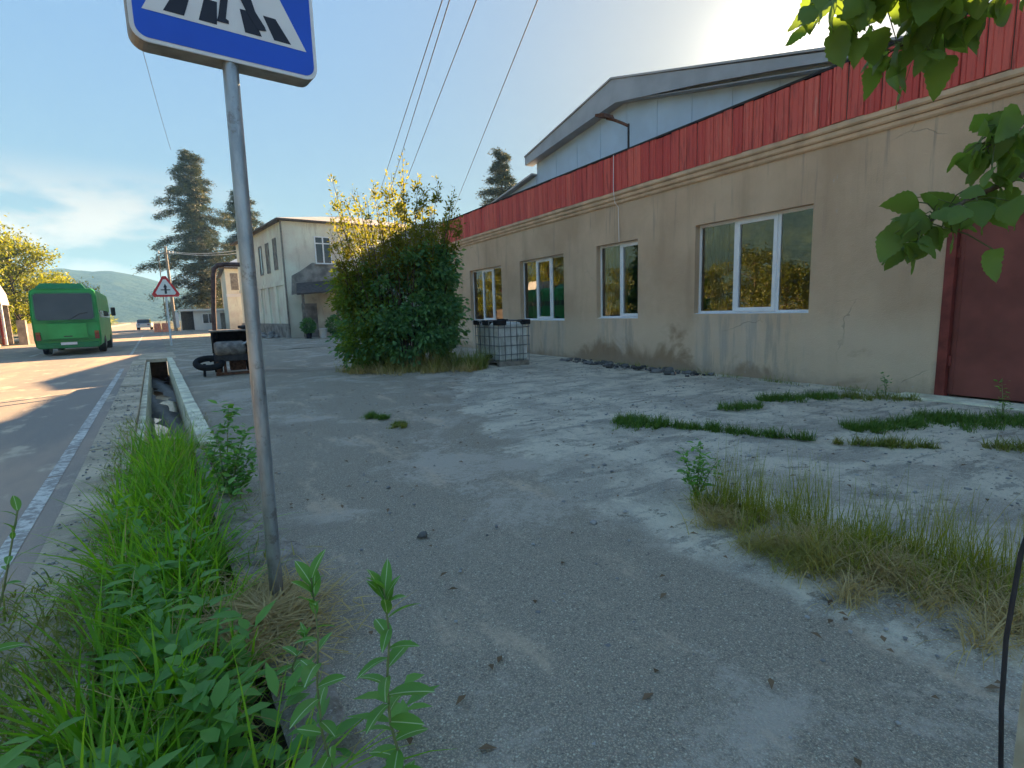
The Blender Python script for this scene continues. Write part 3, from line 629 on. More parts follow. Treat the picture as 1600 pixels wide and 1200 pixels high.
# sheet metal gate
a, b, c, d = DOOR
m = MB(); m.box(XF-0.02, XF+0.14, b-0.11, b+0.0, c-0.03, d); m.box(XF-0.02, XF+0.14, a, a+0.11, c-0.03, d); m.box(XF-0.02, XF+0.14, a+0.11, b-0.11, d-0.11, d)
gate = m.build('gate', 'gate_frame', hall)
mid = (a+b)/2
for p, q in ((a+0.115, mid-0.006), (mid+0.006, b-0.115)):
    m = MB(); m.box(XF+0.07, XF+0.10, p, q, c+0.03, d-0.115); 
    for e in (p+0.04, (p+q)/2, q-0.04): m.box(XF+0.062, XF+0.0699, e-0.02, e+0.02, c+0.06, d-0.15)
    m.build('gate_leaf', 'gate_red', gate)
for zz in (0.45, 1.9):
    m = MB(); m.lathe([(0.022, 0), (0.022, 0.14)], (XF+0.05, b-0.117, zz), n=8); m.build('hinge', 'gate_frame', gate)
m = MB(); m.box(XF-0.42, XF-0.003, a-0.5, b+0.35, -0.02, 0.045, 0.015); m.build('door_step', 'concrete_light', hall)
# raised gable hall set back behind the parapet
XG = 10.0
G = [(2.2, 4.75), (7.38, 6.16), (11.55, 7.36), (16.0, 6.48)]     # roof edge (y, z)
m = MB(); m.prism([(XG+0.32, 2.2, 4.79), (XG+0.32, 2.2, 4.80), (XG+0.32, 11.55, 7.30), (XG+0.32, 15.75, 6.46), (XG+0.32, 15.75, 4.79)], (13.5, 0, 0)); m.build('gable_wall', 'gable_sheet', hall)
yy = 3.6
while yy < 15.7:                                                    # standing seams of the cladding
    zt = 4.79+(yy-2.2)*(2.5/9.35) if yy < 11.55 else 7.30-(yy-11.55)*(0.84/4.2)
    m = MB(); m.box(XG+0.308, XG+0.3195, yy-0.012, yy+0.012, 4.79, zt-0.03); m.build('cladding_seam', 'gable_sheet', hall); yy += 1.1
for (p, q) in ((G[0], G[2]), (G[2], G[3])):
    dy, dz = q[0]-p[0], q[1]-p[1]
    m = MB(); m.prism([(XG-0.03, p[0], p[1]+0.03), (XG-0.03, q[0], q[1]+0.03), (XG-0.03, q[0], q[1]+0.075), (XG-0.03, p[0], p[1]+0.075)], (14.2, 0, 0)); m.build('roof_slope', 'roof_sheet', hall)
# deep verge board: tallest under the ridge
m = MB(); m.prism([(XG, 3.2, 5.02), (XG, 11.55, 7.385), (XG, 16.0, 6.505), (XG, 16.0, 6.26), (XG, 12.6, 6.64), (XG, 11.4, 6.76), (XG, 8.6, 6.22), (XG, 6.6, 5.78), (XG, 3.2, 4.96)], (0.05, 0, 0)); m.build('verge_board', 'barge_sheet', hall)
m = MB(); m.prism([(XG+0.051, 3.2, 4.9), (XG+0.051, 11.4, 6.78), (XG+0.319, 11.4, 6.78), (XG+0.319, 3.2, 4.9)], (0, 0, 0.02)); m.prism([(XG+0.051, 11.4, 6.78), (XG+0.051, 16, 6.25), (XG+0.319, 16, 6.25), (XG+0.319, 11.4, 6.78)], (0, 0, 0.02)); m.build('soffit', 'barge_sheet', hall)
m = MB(); m.prism([(XG+0.1, 15.76, 5.90), (XG+0.1, 19.6, 5.36), (XG+0.1, 19.6, 5.42), (XG+0.1, 15.76, 5.96)], (13, 0, 0)); m.build('lean_to_roof', 'roof_sheet', hall)
m = MB(); m.prism([(XG+0.3, 15.76, 4.79), (XG+0.3, 19.5, 4.79), (XG+0.3, 19.5, 5.37), (XG+0.3, 15.76, 5.89)], (12.5, 0, 0)); m.build('lean_to_wall', 'gable_sheet', hall)
# flood lamp on its bracket
fl = empty('flood_lamp', (8.95, 9.74, 4.89), 'dark flood lamp on a bent bracket above the red fascia', 'lamp')
m = MB(); m.tube([(8.95, 9.74, 4.86), (8.95, 9.74, 5.58)], 0.024); m.build('post', 'dark_metal', fl)
m = MB(); m.tube([(8.95, 9.74, 5.53), (8.93, 9.95, 5.66), (8.9, 10.2, 5.80), (8.88, 10.42, 5.90)], 0.035); m.build('arm', 'rust', fl)
m = MB(); m.prism([(8.70, 10.28, 5.86), (8.70, 10.66, 5.98), (8.70, 10.64, 6.04), (8.70, 10.34, 5.97)], (0.3, 0, 0)); m.build('lamp_head', 'rust', fl)
m = MB(); m.tube([(8.545, 9.80, 4.86), (8.54, 9.80, 4.06), (8.57, 9.79, 3.8), (8.66, 9.77, 3.7), (8.675, 9.76, 2.9)], 0.008, 6); tag(m.build('cable', 'sign_white'), 'thin pale cable running down the wall over the two-pane window', 'cable')

# ------------------------------------------------------------------ unseen block added between hall and house to shade the yard
shadow_block = empty('yard_shadow_block', (12, 26, 0), 'unseen block behind the big shrub, added to cast shade on the yard', 'shadow_block')
m = MB(); m.box(9.2, 16, 22.0, 33.5, -0.05, 4.9); m.build('wall', 'house_bare', shadow_block)
m = MB(); m.prism([(9.0, 21.8, 4.9), (9.0, 33.7, 4.9), (9.0, 33.7, 4.98), (9.0, 24.5, 5.5), (9.0, 21.8, 5.2)], (7.2, 0, 0)); m.build('roof', 'house_roof', shadow_block)

# ------------------------------------------------------------------ two-storey house
HA = Vector((4.68, 36.12, 0)); hx = Vector((math.sin(R(82)), math.cos(R(82)), 0)); hy = Vector((-hx.y, hx.x, 0))
def hp(s, t, z): p = HA+hx*s+hy*t; return (p.x, p.y, z)
def hbox(m, s0, s1, t0, t1, z0, z1): return m.prism([hp(s0, t0, z0), hp(s1, t0, z0), hp(s1, t1, z0), hp(s0, t1, z0)], (0, 0, z1-z0))
house = empty('two_storey_house', HA, 'cream two-storey house with stained plaster beside the yard', 'house')
m = MB(); hbox(m, 0, 13, 0, 13.5, -0.05, 7.25); m.build('wall', 'house_plaster', house)
m = MB()
ov = 0.35
e = [hp(-ov, -ov, 7.36), hp(13+ov, -ov, 7.36), hp(13+ov, 13.5+ov, 7.36), hp(-ov, 13.5+ov, 7.36), hp(6.2, 5, 8.75), hp(6.8, 8.5, 8.75)]
m.add(e, [(0, 1, 4), (1, 2, 5, 4), (2, 3, 5), (3, 0, 4, 5), (3, 2, 1, 0)]); roof = m.build('roof', 'house_roof', house)
m = MB(); hbox(m, -ov-0.02, 13+ov, -ov-0.02, 13.5+ov, 7.251, 7.355); m.build('eave_board', 'eave_dark', house)
m = MB(); m.tube([hp(-0.08, -0.08, 7.25), hp(-0.08, -0.08, 0.4)], 0.055, 8); m.build('downpipe', 'wood_grey', house)
for (s0, s1, z0, z1) in ((1.93, 3.0, 4.68, 6.42), (4.9, 6.0, 4.68, 6.38), (8.2, 9.3, 4.68, 6.38)):
    m = MB()
    for q in ((s0, s1, z0, z0+0.07), (s0, s1, z1-0.07, z1), (s0, s0+0.07, z0+.07, z1-.07), (s1-0.07, s1, z0+.07, z1-.07), ((s0+s1)/2-0.04, (s0+s1)/2+0.04, z0+.07, z1-.07), (s0+.07, (s0+s1)/2-0.04, z1-0.47, z1-0.41), ((s0+s1)/2+0.04, s1-.07, z1-0.47, z1-0.41)): hbox(m, q[0], q[1], -0.05, 0.0, q[2], q[3])
    wo_ = m.build('window', 'pvc', house)
    for p, q in ((s0+.07, (s0+s1)/2-.04), ((s0+s1)/2+.04, s1-.07)):
        m = MB(); hbox(m, p, q, -0.02, -0.005, z0+.07, z1-.48); m.build('pane', 'curtain' if q < s1-0.2 and False else 'dark_glass', wo_)
        m = MB(); hbox(m, p, q, -0.02, -0.005, z1-.40, z1-.07); m.build('pane', 'dark_glass', wo_)
    m = MB(); hbox(m, s0-0.08, s1+0.08, -0.12, 0, z0-0.09, z0-0.004); m.build('sill', 'house_bare', wo_)
# side: string course, pilasters, small openings
m = MB(); hbox(m, -0.10, -0.003, -0.05, 13.5, 3.35, 3.62); m.build('string_course', 'house_plaster', house)
for t in (0.0, 2.1, 4.2, 6.3, 8.4, 10.5): m = MB(); hbox(m, -0.09, -0.003, t, t+0.6, 0.9, 3.348); m.build('pilaster', 'house_plaster', house)
m = MB(); hbox(m, -0.14, -0.003, -0.06, 13.5, -0.02, 0.9); m.build('plinth', 'house_bare', house)
for t, z0, z1 in ((1.5, 4.4, 6.4), (3.4, 4.3, 6.3), (5.3, 4.3, 6.3), (8, 4.3, 6.3), (10.6, 4.3, 6.3)):
    m = MB()
    for q in ((t, t+0.75, z0, z0+.07), (t, t+.75, z1-.07, z1), (t, t+.07, z0+.07, z1-.07), (t+.68, t+.75, z0+.07, z1-.07)): hbox(m, -0.06, -0.002, q[0], q[1], q[2], q[3])
    w_ = m.build('window', 'house_bare', house); m = MB(); hbox(m, -0.02, -0.004, t+.07, t+.68, z0+.07, z1-.07); m.build('boarded_pane', 'wood_grey' if t < 4 else 'dark_glass', w_)
# patch of lost plaster over the porch
m = MB(); m.prism([hp(0.25, -0.012, 2.7), hp(3.6, -0.012, 3.4), hp(4.6, -0.012, 4.1), hp(2.9, -0.012, 4.55), hp(1.7, -0.012, 4.75), hp(0.9, -0.012, 4.2), hp(0.35, -0.012, 3.9)], tuple(hy*0.011)); m.build('bare_patch', 'house_bare', house)
# porch: dark sloping canopy on posts, glazed screen
m = MB(); m.prism([hp(-0.1, -2.3, 2.62), hp(5.2, -2.3, 3.0), hp(5.2, -0.015, 3.75), hp(0.6, -0.015, 3.35)], (0, 0, 0.09)); m.build('porch_canopy', 'eave_dark', house)
for s in (0.25, 2.3, 5.0): m = MB(); hbox(m, s, s+0.12, -2.15, -2.03, 0, 2.72+s*0.055); m.build('porch_post', 'wood_grey', house)
for i in range(9):
    s = 2.62+i*0.27; m = MB(); hbox(m, s, s+0.055, -2.0, -1.94, 0.0, 2.66); m.build('screen_bar', 'pvc', house)
m = MB(); hbox(m, 2.6, 5.0, -1.93, -1.92, 0.05, 2.6); m.build('screen_glass', 'dark_glass', house)
m = MB(); hbox(m, 0.8, 1.75, -0.08, -0.016, 0.0, 2.15); m.build('door', 'house_bare', house)
# wing behind, lower and nearer to the road
wing = empty('house_wing', (3.4, 62, 0), 'pale two-storey wing with hipped roof behind the cream house', 'house')
m = MB(); m.box(2.25, 9.5, 62, 76, -0.05, 6.35); m.build('wall', 'house_plaster', wing)
m = MB(); m.add([(1.9, 61.6, 6.52), (9.9, 61.6, 6.52), (9.9, 76.4, 6.52), (1.9, 76.4, 6.52), (5.9, 65.5, 8.9), (5.9, 72.5, 8.9)], [(0, 1, 4), (1, 2, 5, 4), (2, 3, 5), (3, 0, 4, 5), (3, 2, 1, 0)]); m.build('roof', 'white_wall', wing)
m = MB(); m.box(1.88, 9.92, 61.58, 76.42, 6.351, 6.515); m.build('eave_board', 'eave_dark', wing)
m = MB(); m.box(2.2, 9.5, 61.93, 61.997, 3.5, 3.8); m.build('string_course', 'white_wall', wing)
for x in (2.7, 3.75, 4.8):
    m = MB(); m.box(x, x+0.7, 61.95, 61.997, 4.2, 5.9); w_ = m.build('window', 'house_bare', wing); m = MB(); m.box(x+.07, x+.63, 61.93, 61.949, 4.27, 5.83); m.build('pane', 'wood_grey', w_)

# white kiosk with flat canopy
ki = empty('kiosk', (0.9, 75, 0), 'small white kiosk with flat canopy under the cedars', 'kiosk')
m = MB(); m.box(-1.1, 3.4, 75, 79, 0, 2.32); m.build('wall', 'white_wall', ki)
m = MB(); m.box(-2.6, 3.7, 74.5, 79.2, 2.325, 2.55); m.build('roof', 'white_wall', ki)
m = MB(); m.box(-0.2, 1.15, 74.93, 74.998, 0.75, 2.0); w_ = m.build('window', 'pvc', ki)
for a in (-0.12, 0.52): m = MB(); m.box(a, a+0.56, 74.9, 74.929, 0.83, 1.92); m.build('pane', 'dark_glass', w_)
m = MB(); m.box(1.75, 2.6, 74.94, 74.998, 0.0, 2.0); m.build('door', 'wood_grey', ki)
m = MB(); m.box(-2.5, -2.4, 74.7, 74.8, 0, 2.32); m.build('post', 'white_wall', ki)
m = MB(); m.box(-2.5, -1.105, 78.5, 78.9, 0, 2.32); m.build('back_screen', 'eave_dark', ki)

# ------------------------------------------------------------------ crossing sign (near)
cs = empty('crossing_sign', (0.175, 2.64, 0), 'blue pedestrian crossing sign on a galvanised post at the ditch', 'road sign')
m = MB(); m.tube([(0.172, 2.64, -0.3), (0.185, 2.64, 1.2), (0.205, 2.645, 3.12)], 0.031, 20); m.build('post', 'galvanised', cs)
sa = R(8.0); sx = Vector((math.cos(sa), math.sin(sa), 0)); sn = Vector((math.sin(sa), -math.cos(sa), 0)); szv = Vector((0, 0, 1)); S0 = Vector((0.203, 2.655, 2.455))
WS = 0.70
def sp(a, b, d): return S0+sx*(a-WS/2)+szv*b+sn*d
def rrect(m0, m1, n0, n1, r, k=6):
    P = []
    for cx, cy, a0 in ((m1-r, n0+r, -90), (m1-r, n1-r, 0), (m0+r, n1-r, 90), (m0+r, n0+r, 180)):
        for i in range(k+1): a = R(a0+90*i/k); P.append((cx+r*math.cos(a), cy+r*math.sin(a)))
    return P
def splate(poly, d0, d1, name, mat, par):
    m = MB(); m.prism([sp(a, b, d0) for a, b in poly][::-1], sn*(d1-d0)); return m.build(name, mat, par)
case = splate(rrect(0, WS, 0, WS, 0.055), -0.055, 0.040, 'case', 'sign_case', cs)
face = splate(rrect(0.001, WS-0.001, 0.001, WS-0.001, 0.055), 0.0405, 0.0475, 'rim', 'sign_white', cs)
splate(rrect(0.016, WS-0.016, 0.016, WS-0.016, 0.042), 0.048, 0.0495, 'blue_panel', 'sign_blue', cs)
tri = [(0.045, 0.115), (WS-0.045, 0.115), (WS/2+0.012, 0.665), (WS/2-0.012, 0.665)]
splate(tri, 0.050, 0.0512, 'triangle', 'sign_white', cs)
zt, zb = 0.215, 0.128
for a0, a1, b0, b1 in ((0.115, 0.185, 0.165, 0.215), (0.235, 0.300, 0.262, 0.308), (0.405, 0.470, 0.392, 0.436), (0.520, 0.590, 0.482, 0.532)):
    splate([(a0, zb), (a1, zb), (b1, zt), (b0, zt)], 0.0517, 0.0527, 'stripe', 'sign_black', cs)
# walking figure: one flat plate outlined from head to feet
fig = [(0.30, 0.142), (0.345, 0.142), (0.345, 0.155), (0.335, 0.16), (0.362, 0.30), (0.375, 0.30), (0.415, 0.215), (0.455, 0.15), (0.49, 0.155), (0.485, 0.17), (0.452, 0.22), (0.425, 0.315), (0.40, 0.36), (0.395, 0.42), (0.44, 0.36), (0.455, 0.37), (0.405, 0.46), (0.37, 0.475), (0.33, 0.46), (0.29, 0.38), (0.305, 0.37), (0.345, 0.42), (0.345, 0.35), (0.335, 0.30), (0.308, 0.165)]
splate(fig, 0.053, 0.054, 'walking_figure', 'sign_black', cs)
splate([(0.372+0.031*math.cos(i*PI/8), 0.515+0.036*math.sin(i*PI/8)) for i in range(16)], 0.053, 0.054, 'figure_head', 'sign_black', cs)
for z in (0.12, 0.58):
    m = MB(); m.obox(sp(WS/2, z, -0.075), sx, sn, szv, 0.06, 0.025, 0.018); m.build('clamp', 'galvanised', cs)

# warning triangle far down the yard mouth
ws = empty('warning_sign', (-1.66, 33.7, 0), 'red and white triangular junction warning sign on a pale leaning post', 'road sign')
m = MB(); m.tube([(-1.66, 33.7, -0.2), (-1.64, 33.7, 3.3)], 0.05, 10); m.build('post', 'sign_white', ws)
def tri3(r, y0, y1, c=(-1.62, 3.0)):
    P = []
    for a in (90, 210, 330):
        for da in (-7, 7): P.append((c[0]+r*math.cos(R(a+da)), y0, c[1]+r*math.sin(R(a+da))))
    m = MB(); return m.prism(P, (0, y1-y0, 0))
tri3(0.68, 33.62, 33.645).build('plate', 'sign_red', ws); tri3(0.50, 33.605, 33.619).build('white_field', 'sign_white', ws)
m = MB(); m.prism([(-1.67, 33.59, 2.75), (-1.57, 33.59, 2.75), (-1.57, 33.59, 3.08), (-1.53, 33.59, 3.08), (-1.62, 33.59, 3.28), (-1.71, 33.59, 3.08), (-1.67, 33.59, 3.08)], (0, 0.012, 0)); m.build('arrow_symbol', 'sign_black', ws)
m = MB(); m.box(-1.83, -1.671, 33.59, 33.602, 2.93, 2.98); m.box(-1.569, -1.41, 33.59, 33.602, 2.93, 2.98); m.build('side_road_symbol', 'sign_black', ws)

# ------------------------------------------------------------------ bus
bus = empty('bus', (-5.08, 29.0, 0), 'green bus driving away along the road, seen from behind', 'bus')
BW, BL, BH = 1.12, 7.6, 2.72                                       # half width, length, body top
def bsec(z0, z1): return None
prof = [(-0.98, 0.34), (-1.09, 0.40), (-BW, 0.70), (-BW, 1.55), (-1.11, 2.45), (-1.07, 2.72), (-0.96, 2.82), (0.96, 2.82), (1.07, 2.72), (1.11, 2.45), (BW, 1.55), (BW, 0.70), (1.09, 0.40), (0.98, 0.34)]
P = []; F = []; n = len(prof)
for y, k, dz in ((0.05, 0.965, 0.0), (0.0, 0.99, 0.0), (0.06, 1.0, 0.01), (0.6, 1.0, 0.03), (BL-0.4, 1.0, 0.03), (BL, 0.94, -0.02)):
    for x, z in prof:
        yy = y - (0.0 if y > 0.3 else 0.10*max(0, 1-abs(z-1.1)/1.2)) + (0.08*max(0, (z-1.5)/1.3) if y <= 0.1 else 0)
        P.append((x*k, yy, (z-1.5)*(0.985 if k < 0.95 else 1)+1.5+dz))
for r in range(5):
    for i in range(n): F.append((r*n+i, r*n+(i+1) % n, (r+1)*n+(i+1) % n, (r+1)*n+i))
F += [tuple(range(n-1, -1, -1)), tuple(range(5*n, 6*n))]
m = MB(); m.add(P, F)
body_me = bpy.data.meshes.new('body'); body_me.from_pydata(m.v, [], [tuple(reversed(f)) for f in m.f]); body_me.materials.append(MATS['bus_green']); body_me.update()
link('body', body_me, bus)
def lb(name, mat, build, par=bus):
    m = MB(); build(m); me = bpy.data.meshes.new(name); me.from_pydata(m.v, [], m.f); me.materials.append(MATS[mat]); me.polygons.foreach_set('use_smooth', m.sm); me.update(); return link(name, me, par)
def rearpt(x, z, off): 
    return (x, -0.10*max(0, 1-abs(z-1.1)/1.2)+0.08*max(0, (z-1.5)/1.3)-off, z)
lb('rear_window', 'dark_glass', lambda m: m.prism([rearpt(x, z, 0.035) for x, z in ((-0.88, 1.52), (0.86, 1.52), (0.95, 1.60), (0.95, 2.54), (0.88, 2.62), (-0.88, 2.62), (-0.96, 2.54), (-0.96, 1.60))], (0, 0.05, 0)))
lb('window_rim', 'bus_green_dark', lambda m: m.prism([rearpt(x, z, 0.02) for x, z in ((-0.91, 1.48), (0.90, 1.48), (0.99, 1.58), (0.99, 2.58), (0.90, 2.67), (-0.90, 2.67), (-1.0, 2.58), (-1.0, 1.58))], (0, 0.05, 0)))
lb('dash_tray', 'sign_white', lambda m: m.box(-0.36, 0.36, -0.075, -0.03, 1.545, 1.60))
lb('roof_unit', 'bus_green_dark', lambda m: m.add([(-0.92, 0.12, 2.80), (0.80, 0.12, 2.80), (0.80, 2.6, 2.84), (-0.92, 2.6, 2.84), (-0.72, 0.30, 3.06), (0.62, 0.30, 3.06), (0.62, 2.4, 3.08), (-0.72, 2.4, 3.08)], [(3, 2, 1, 0), (4, 5, 6, 7), (0, 1, 5, 4), (1, 2, 6, 5), (2, 3, 7, 6), (3, 0, 4, 7)]))
lb('bumper', 'bus_green_dark', lambda m: m.box(-1.02, 1.02, -0.12, 0.1, 0.32, 0.55, 0.03))
lb('hatch_handle', 'tar', lambda m: m.box(-0.14, 0.14, -0.15, -0.1255, 0.80, 0.84))
for zz in (0.66, 1.40): lb('panel_seam', 'bus_green_dark', lambda m: m.box(-1.05, 1.05, -0.112-0.02*(zz < 1), -0.06, zz, zz+0.018))
lb('wiper', 'tar', lambda m: m.tube([(0.1, -0.10, 1.50), (0.5, -0.085, 1.78), (0.75, -0.08, 1.80)], 0.012, 5))
lb('number_plate', 'sign_white', lambda m: m.box(-0.27, 0.27, -0.145, -0.1205, 0.46, 0.57))
lb('engine_hatch', 'bus_green', lambda m: m.box(-0.66, 0.66, -0.125, -0.07, 0.72, 1.36, 0.01))
for s in (-1, 1):
    tl = lb('tail_light', 'lamp_red', lambda m: m.box(s*0.97-0.075, s*0.97+0.075, -0.085, 0.02, 0.66, 0.92, 0.01))
    lb('indicator', 'lamp_orange', lambda m: m.box(s*0.97-0.075, s*0.97+0.075, -0.085, 0.02, 0.925, 1.02, 0.01), tl)
    lb('side_windows', 'dark_glass', lambda m: [m.prism([(s*1.125, 0.45+i*1.13, 1.58), (s*1.125, 1.5+i*1.13, 1.58), (s*1.085, 1.5+i*1.13, 2.42), (s*1.085, 0.45+i*1.13, 2.42)], (-s*0.03, 0, 0)) for i in range(6)]) if False else None
    for i in range(6): lb('side_window', 'dark_glass', lambda m: m.prism([(s*1.13, 0.45+i*1.13, 1.58), (s*1.13, 1.5+i*1.13, 1.58), (s*1.095, 1.5+i*1.13, 2.42), (s*1.095, 0.45+i*1.13, 2.42)], (-s*0.02, 0, 0)))
    for y in (1.9, 6.0):
        w_ = lb('wheel', 'rubber', lambda m: m.lathe([(0.30, 0), (0.42, 0.02), (0.44, 0.07), (0.44, 0.23), (0.42, 0.28), (0.30, 0.30)], (s*0.98-0.15, y, 0.44), (1, 0, 0), 22))
        lb('rim', 'machine_grey', lambda m: m.lathe([(0.24, 0), (0.10, 0.03 if s > 0 else -0.03)], (s*0.98+s*0.152, y, 0.44), (1, 0, 0), 16), w_)
lb('underbody', 'tar', lambda m: m.box(-0.95, 0.95, 0.3, BL-0.4, 0.30, 0.42))
lb('mirror', 'tar', lambda m: m.box(1.18, 1.38, BL-0.25, BL-0.15, 1.7, 2.15, 0.02))
bus.rotation_euler.z = RA

# ------------------------------------------------------------------ old machine with a hoop, and the tyre on its drawbar
mc = empty('towed_machine', (0.5, 14.8, 0), 'rusty dark towed machine with a tall pipe hoop, parked in the yard', 'machine')
m = MB(); m.tube([(0.19, 14.95, 0.9), (0.22, 14.95, 1.6), (0.30, 14.95, 2.45), (0.335, 14.95, 2.60), (0.41, 14.95, 2.675), (0.55, 14.95, 2.70), (0.98, 14.95, 2.70), (1.12, 14.95, 2.66), (1.19, 14.95, 2.55), (1.17, 14.95, 0.85)], 0.055, 12); m.build('hoop', 'hoop_paint', mc)
m = MB(); m.prism([(0.10, 15.55, 0.5), (1.12, 15.55, 0.5), (1.12, 15.55, 1.06), (0.10, 15.55, 1.06)], (0, 0.05, 0)); m.prism([(0.10, 14.55, 1.06), (0.10, 15.55, 1.06), (0.10, 15.55, 0.55), (0.10, 14.75, 0.55)], (0.04, 0, 0)); m.prism([(0.98, 14.50, 1.06), (0.98, 15.55, 1.06), (0.98, 15.55, 0.30), (0.98, 14.50, 0.30)], (0.16, 0, 0)); m.prism([(0.14, 14.6, 0.60), (0.98, 14.6, 0.60), (0.98, 15.55, 0.60), (0.14, 15.55, 0.60)], (0, 0, 0.04)); m.build('cab_tub', 'dark_metal', mc)
m = MB(); m.box(0.06, 1.18, 14.50, 15.62, 1.061, 1.10, 0.01); m.build('top_plate', 'machine_grey', mc)
m = MB(); m.lathe([(0.02, -0.34), (0.13, -0.335), (0.175, -0.27), (0.175, 0.27), (0.13, 0.335), (0.02, 0.34)], (0.47, 14.47, 0.665), (1, 0, 0), 20); m.build('counterweight', 'machine_grey', mc)
m = MB(); m.prism([(0.12, 14.40, 0.36), (0.12, 14.40, 0.52), (1.02, 14.40, 0.52), (1.02, 14.40, 0.36)], (0, 1.2, 0)); m.build('engine_block', 'dark_metal', mc)
m = MB(); m.tube([(0.72, 14.36, 0.74), (0.84, 14.33, 0.80), (0.92, 14.33, 0.90), (0.96, 14.36, 1.03)], 0.028, 8); m.build('lever', 'galvanised', mc)
m = MB(); m.box(0.14, 0.24, 14.42, 14.52, 0.02, 0.358); m.box(0.30, 0.36, 14.46, 14.52, 0.02, 0.358); m.box(0.12, 0.98, 14.36, 14.40, 0.03, 0.09); m.box(0.45, 0.80, 14.7, 15.3, 0.10, 0.358); m.build('chassis', 'rust', mc)
for x, yy in ((0.84, 14.62), (0.84, 15.45), (0.10, 15.45)):
    m = MB(); m.lathe([(0.12, 0), (0.24, 0.015), (0.26, 0.05), (0.26, 0.15), (0.24, 0.185), (0.12, 0.20)], (x, yy, 0.262), (1, 0, 0), 18); w_ = m.build('wheel', 'rubber', mc)
    m = MB(); m.lathe([(0.115, 0), (0.115, 0.16)], (x+0.02, yy, 0.262), (1, 0, 0), 12); m.build('rim', 'rust', w_)
m = MB(); m.lathe([(0.05, 0), (0.16, 0.03), (0.16, 0.09), (0.04, 0.10)], (0.86, 14.9, 1.101), n=12); m.build('filter_cap', 'dark_metal', mc)
ty = MB(); tp = [(0.0+0.27*math.cos(a), 14.55+0.20*math.sin(a)-0.1, 0.34+0.10*math.sin(a)) for a in np.linspace(0, 2*PI, 25)]
ty.tube(tp, 0.075, 10, cap=False); m = ty; m.tube([(0.02, 14.7, 0.36), (0.3, 14.8, 0.46)], 0.03, 8); m.tube([(-0.12, 14.5, 0.0), (-0.1, 14.55, 0.32)], 0.03, 8)
tag(ty.build('old_tyre', 'rubber'), 'bare black tyre hanging on the drawbar of the towed machine', 'tyre')

# ------------------------------------------------------------------ caged water tank
ib = empty('water_tank', (6.5, 11.75, 0), 'white plastic water tank in a steel cage by the hall wall', 'tank')
X0, X1, Y0, Y1 = 6.1, 6.95, 11.15, 12.4
m = MB()
for y in (Y0, (Y0+Y1)/2-0.06, Y1-0.12): m.box(X0, X1, y, y+0.12, 0.0, 0.10)
m.box(X0, X1, Y0, Y1, 0.101, 0.13); m.build('pallet', 'wood_grey', ib)
m = MB(); m.box(X0+0.035, X1-0.035, Y0+0.035, Y1-0.035, 0.131, 1.08, 0.05); m.build('tank', 'tank_plastic', ib)
for i in range(6):
    y = Y0+i*(Y1-Y0)/5
    m = MB(); m.tube([(X0, y, 0.13), (X0, y, 1.12)], 0.010, 6); m.build('cage_bar', 'cage_steel', ib); m = MB(); m.tube([(X1, y, 0.13), (X1, y, 1.12)], 0.010, 6); m.build('cage_bar', 'cage_steel', ib)
for i in range(1, 5):
    x = X0+i*(X1-X0)/5
    m = MB(); m.tube([(x, Y0, 0.13), (x, Y0, 1.12)], 0.010, 6); m.build('cage_bar', 'cage_steel', ib); m = MB(); m.tube([(x, Y1, 0.13), (x, Y1, 1.12)], 0.010, 6); m.build('cage_bar', 'cage_steel', ib)
for z in (0.30, 0.52, 0.74, 0.96, 1.12):
    m = MB(); q = 0.014; m.tube([(X0-q, Y0-q, z), (X1+q, Y0-q, z), (X1+q, Y1+q, z), (X0-q, Y1+q, z), (X0-q, Y0-q, z)], 0.010, 6); m.build('cage_ring', 'cage_steel', ib)
m = MB(); m.lathe([(0.10, 0), (0.11, 0.02), (0.11, 0.07), (0.07, 0.085)], (6.52, 11.77, 1.081), n=16); m.build('lid', 'rubber', ib)
for (x, y) in ((X0+0.08, Y0+0.08), (X1-0.08, Y0+0.08), (X0+0.08, Y1-0.08), (X1-0.08, Y1-0.08), (X0+0.06, 11.77)):
    m = MB(); m.box(x-0.12, x+0.12, y-0.12, y+0.12, 1.02, 1.14, 0.015); m.build('corner_guard', 'rubber', ib)
m = MB(); m.lathe([(0.045, 0), (0.045, 0.12), (0.06, 0.121), (0.06, 0.14)], (X0+0.03, 11.6, 0.24), (-1, 0, 0), 12); m.build('outlet_valve', 'rubber', ib)

# ------------------------------------------------------------------ far street furniture
up_ = empty('utility_pole', (-3.06, 75, 0), 'tall leaning utility pole with crossarm in front of the cedar', 'utility pole')
m = MB(); m.tube([(-3.05, 75, -0.3), (-3.15, 75, 9.9)], [0.19, 0.13], 10); m.build('pole', 'pole_wood', up_)
m = MB(); m.box(-3.95, -2.35, 74.85, 74.95, 9.0, 9.12); m.build('crossarm', 'pole_wood', up_)
for x in (-3.85, -3.5, -2.8, -2.45): m = MB(); m.lathe([(0.05, 0), (0.09, 0.05), (0.06, 0.12), (0.09, 0.16), (0.04, 0.24)], (x, 74.9, 9.121), n=8); m.build('insulator', 'sign_white', up_)
m = MB(); m.box(-2.95, -2.6, 74.7, 74.9, 0.4, 2.2); m.build('pole_plate', 'sign_white', up_)
m = MB(); m.tube([(-3.95, 76, 0), (-3.98, 76, 8.9)], 0.045, 8); tag(m.build('thin_pole', 'dark_metal'), 'thin dark pole just left of the leaning utility pole', 'pole')
def sag(a, b, s, n=24):
    a, b = Vector(a), Vector(b); return [a.lerp(b, i/n)-Vector((0, 0, s*4*(i/n)*(1-i/n))) for i in range(n+1)]
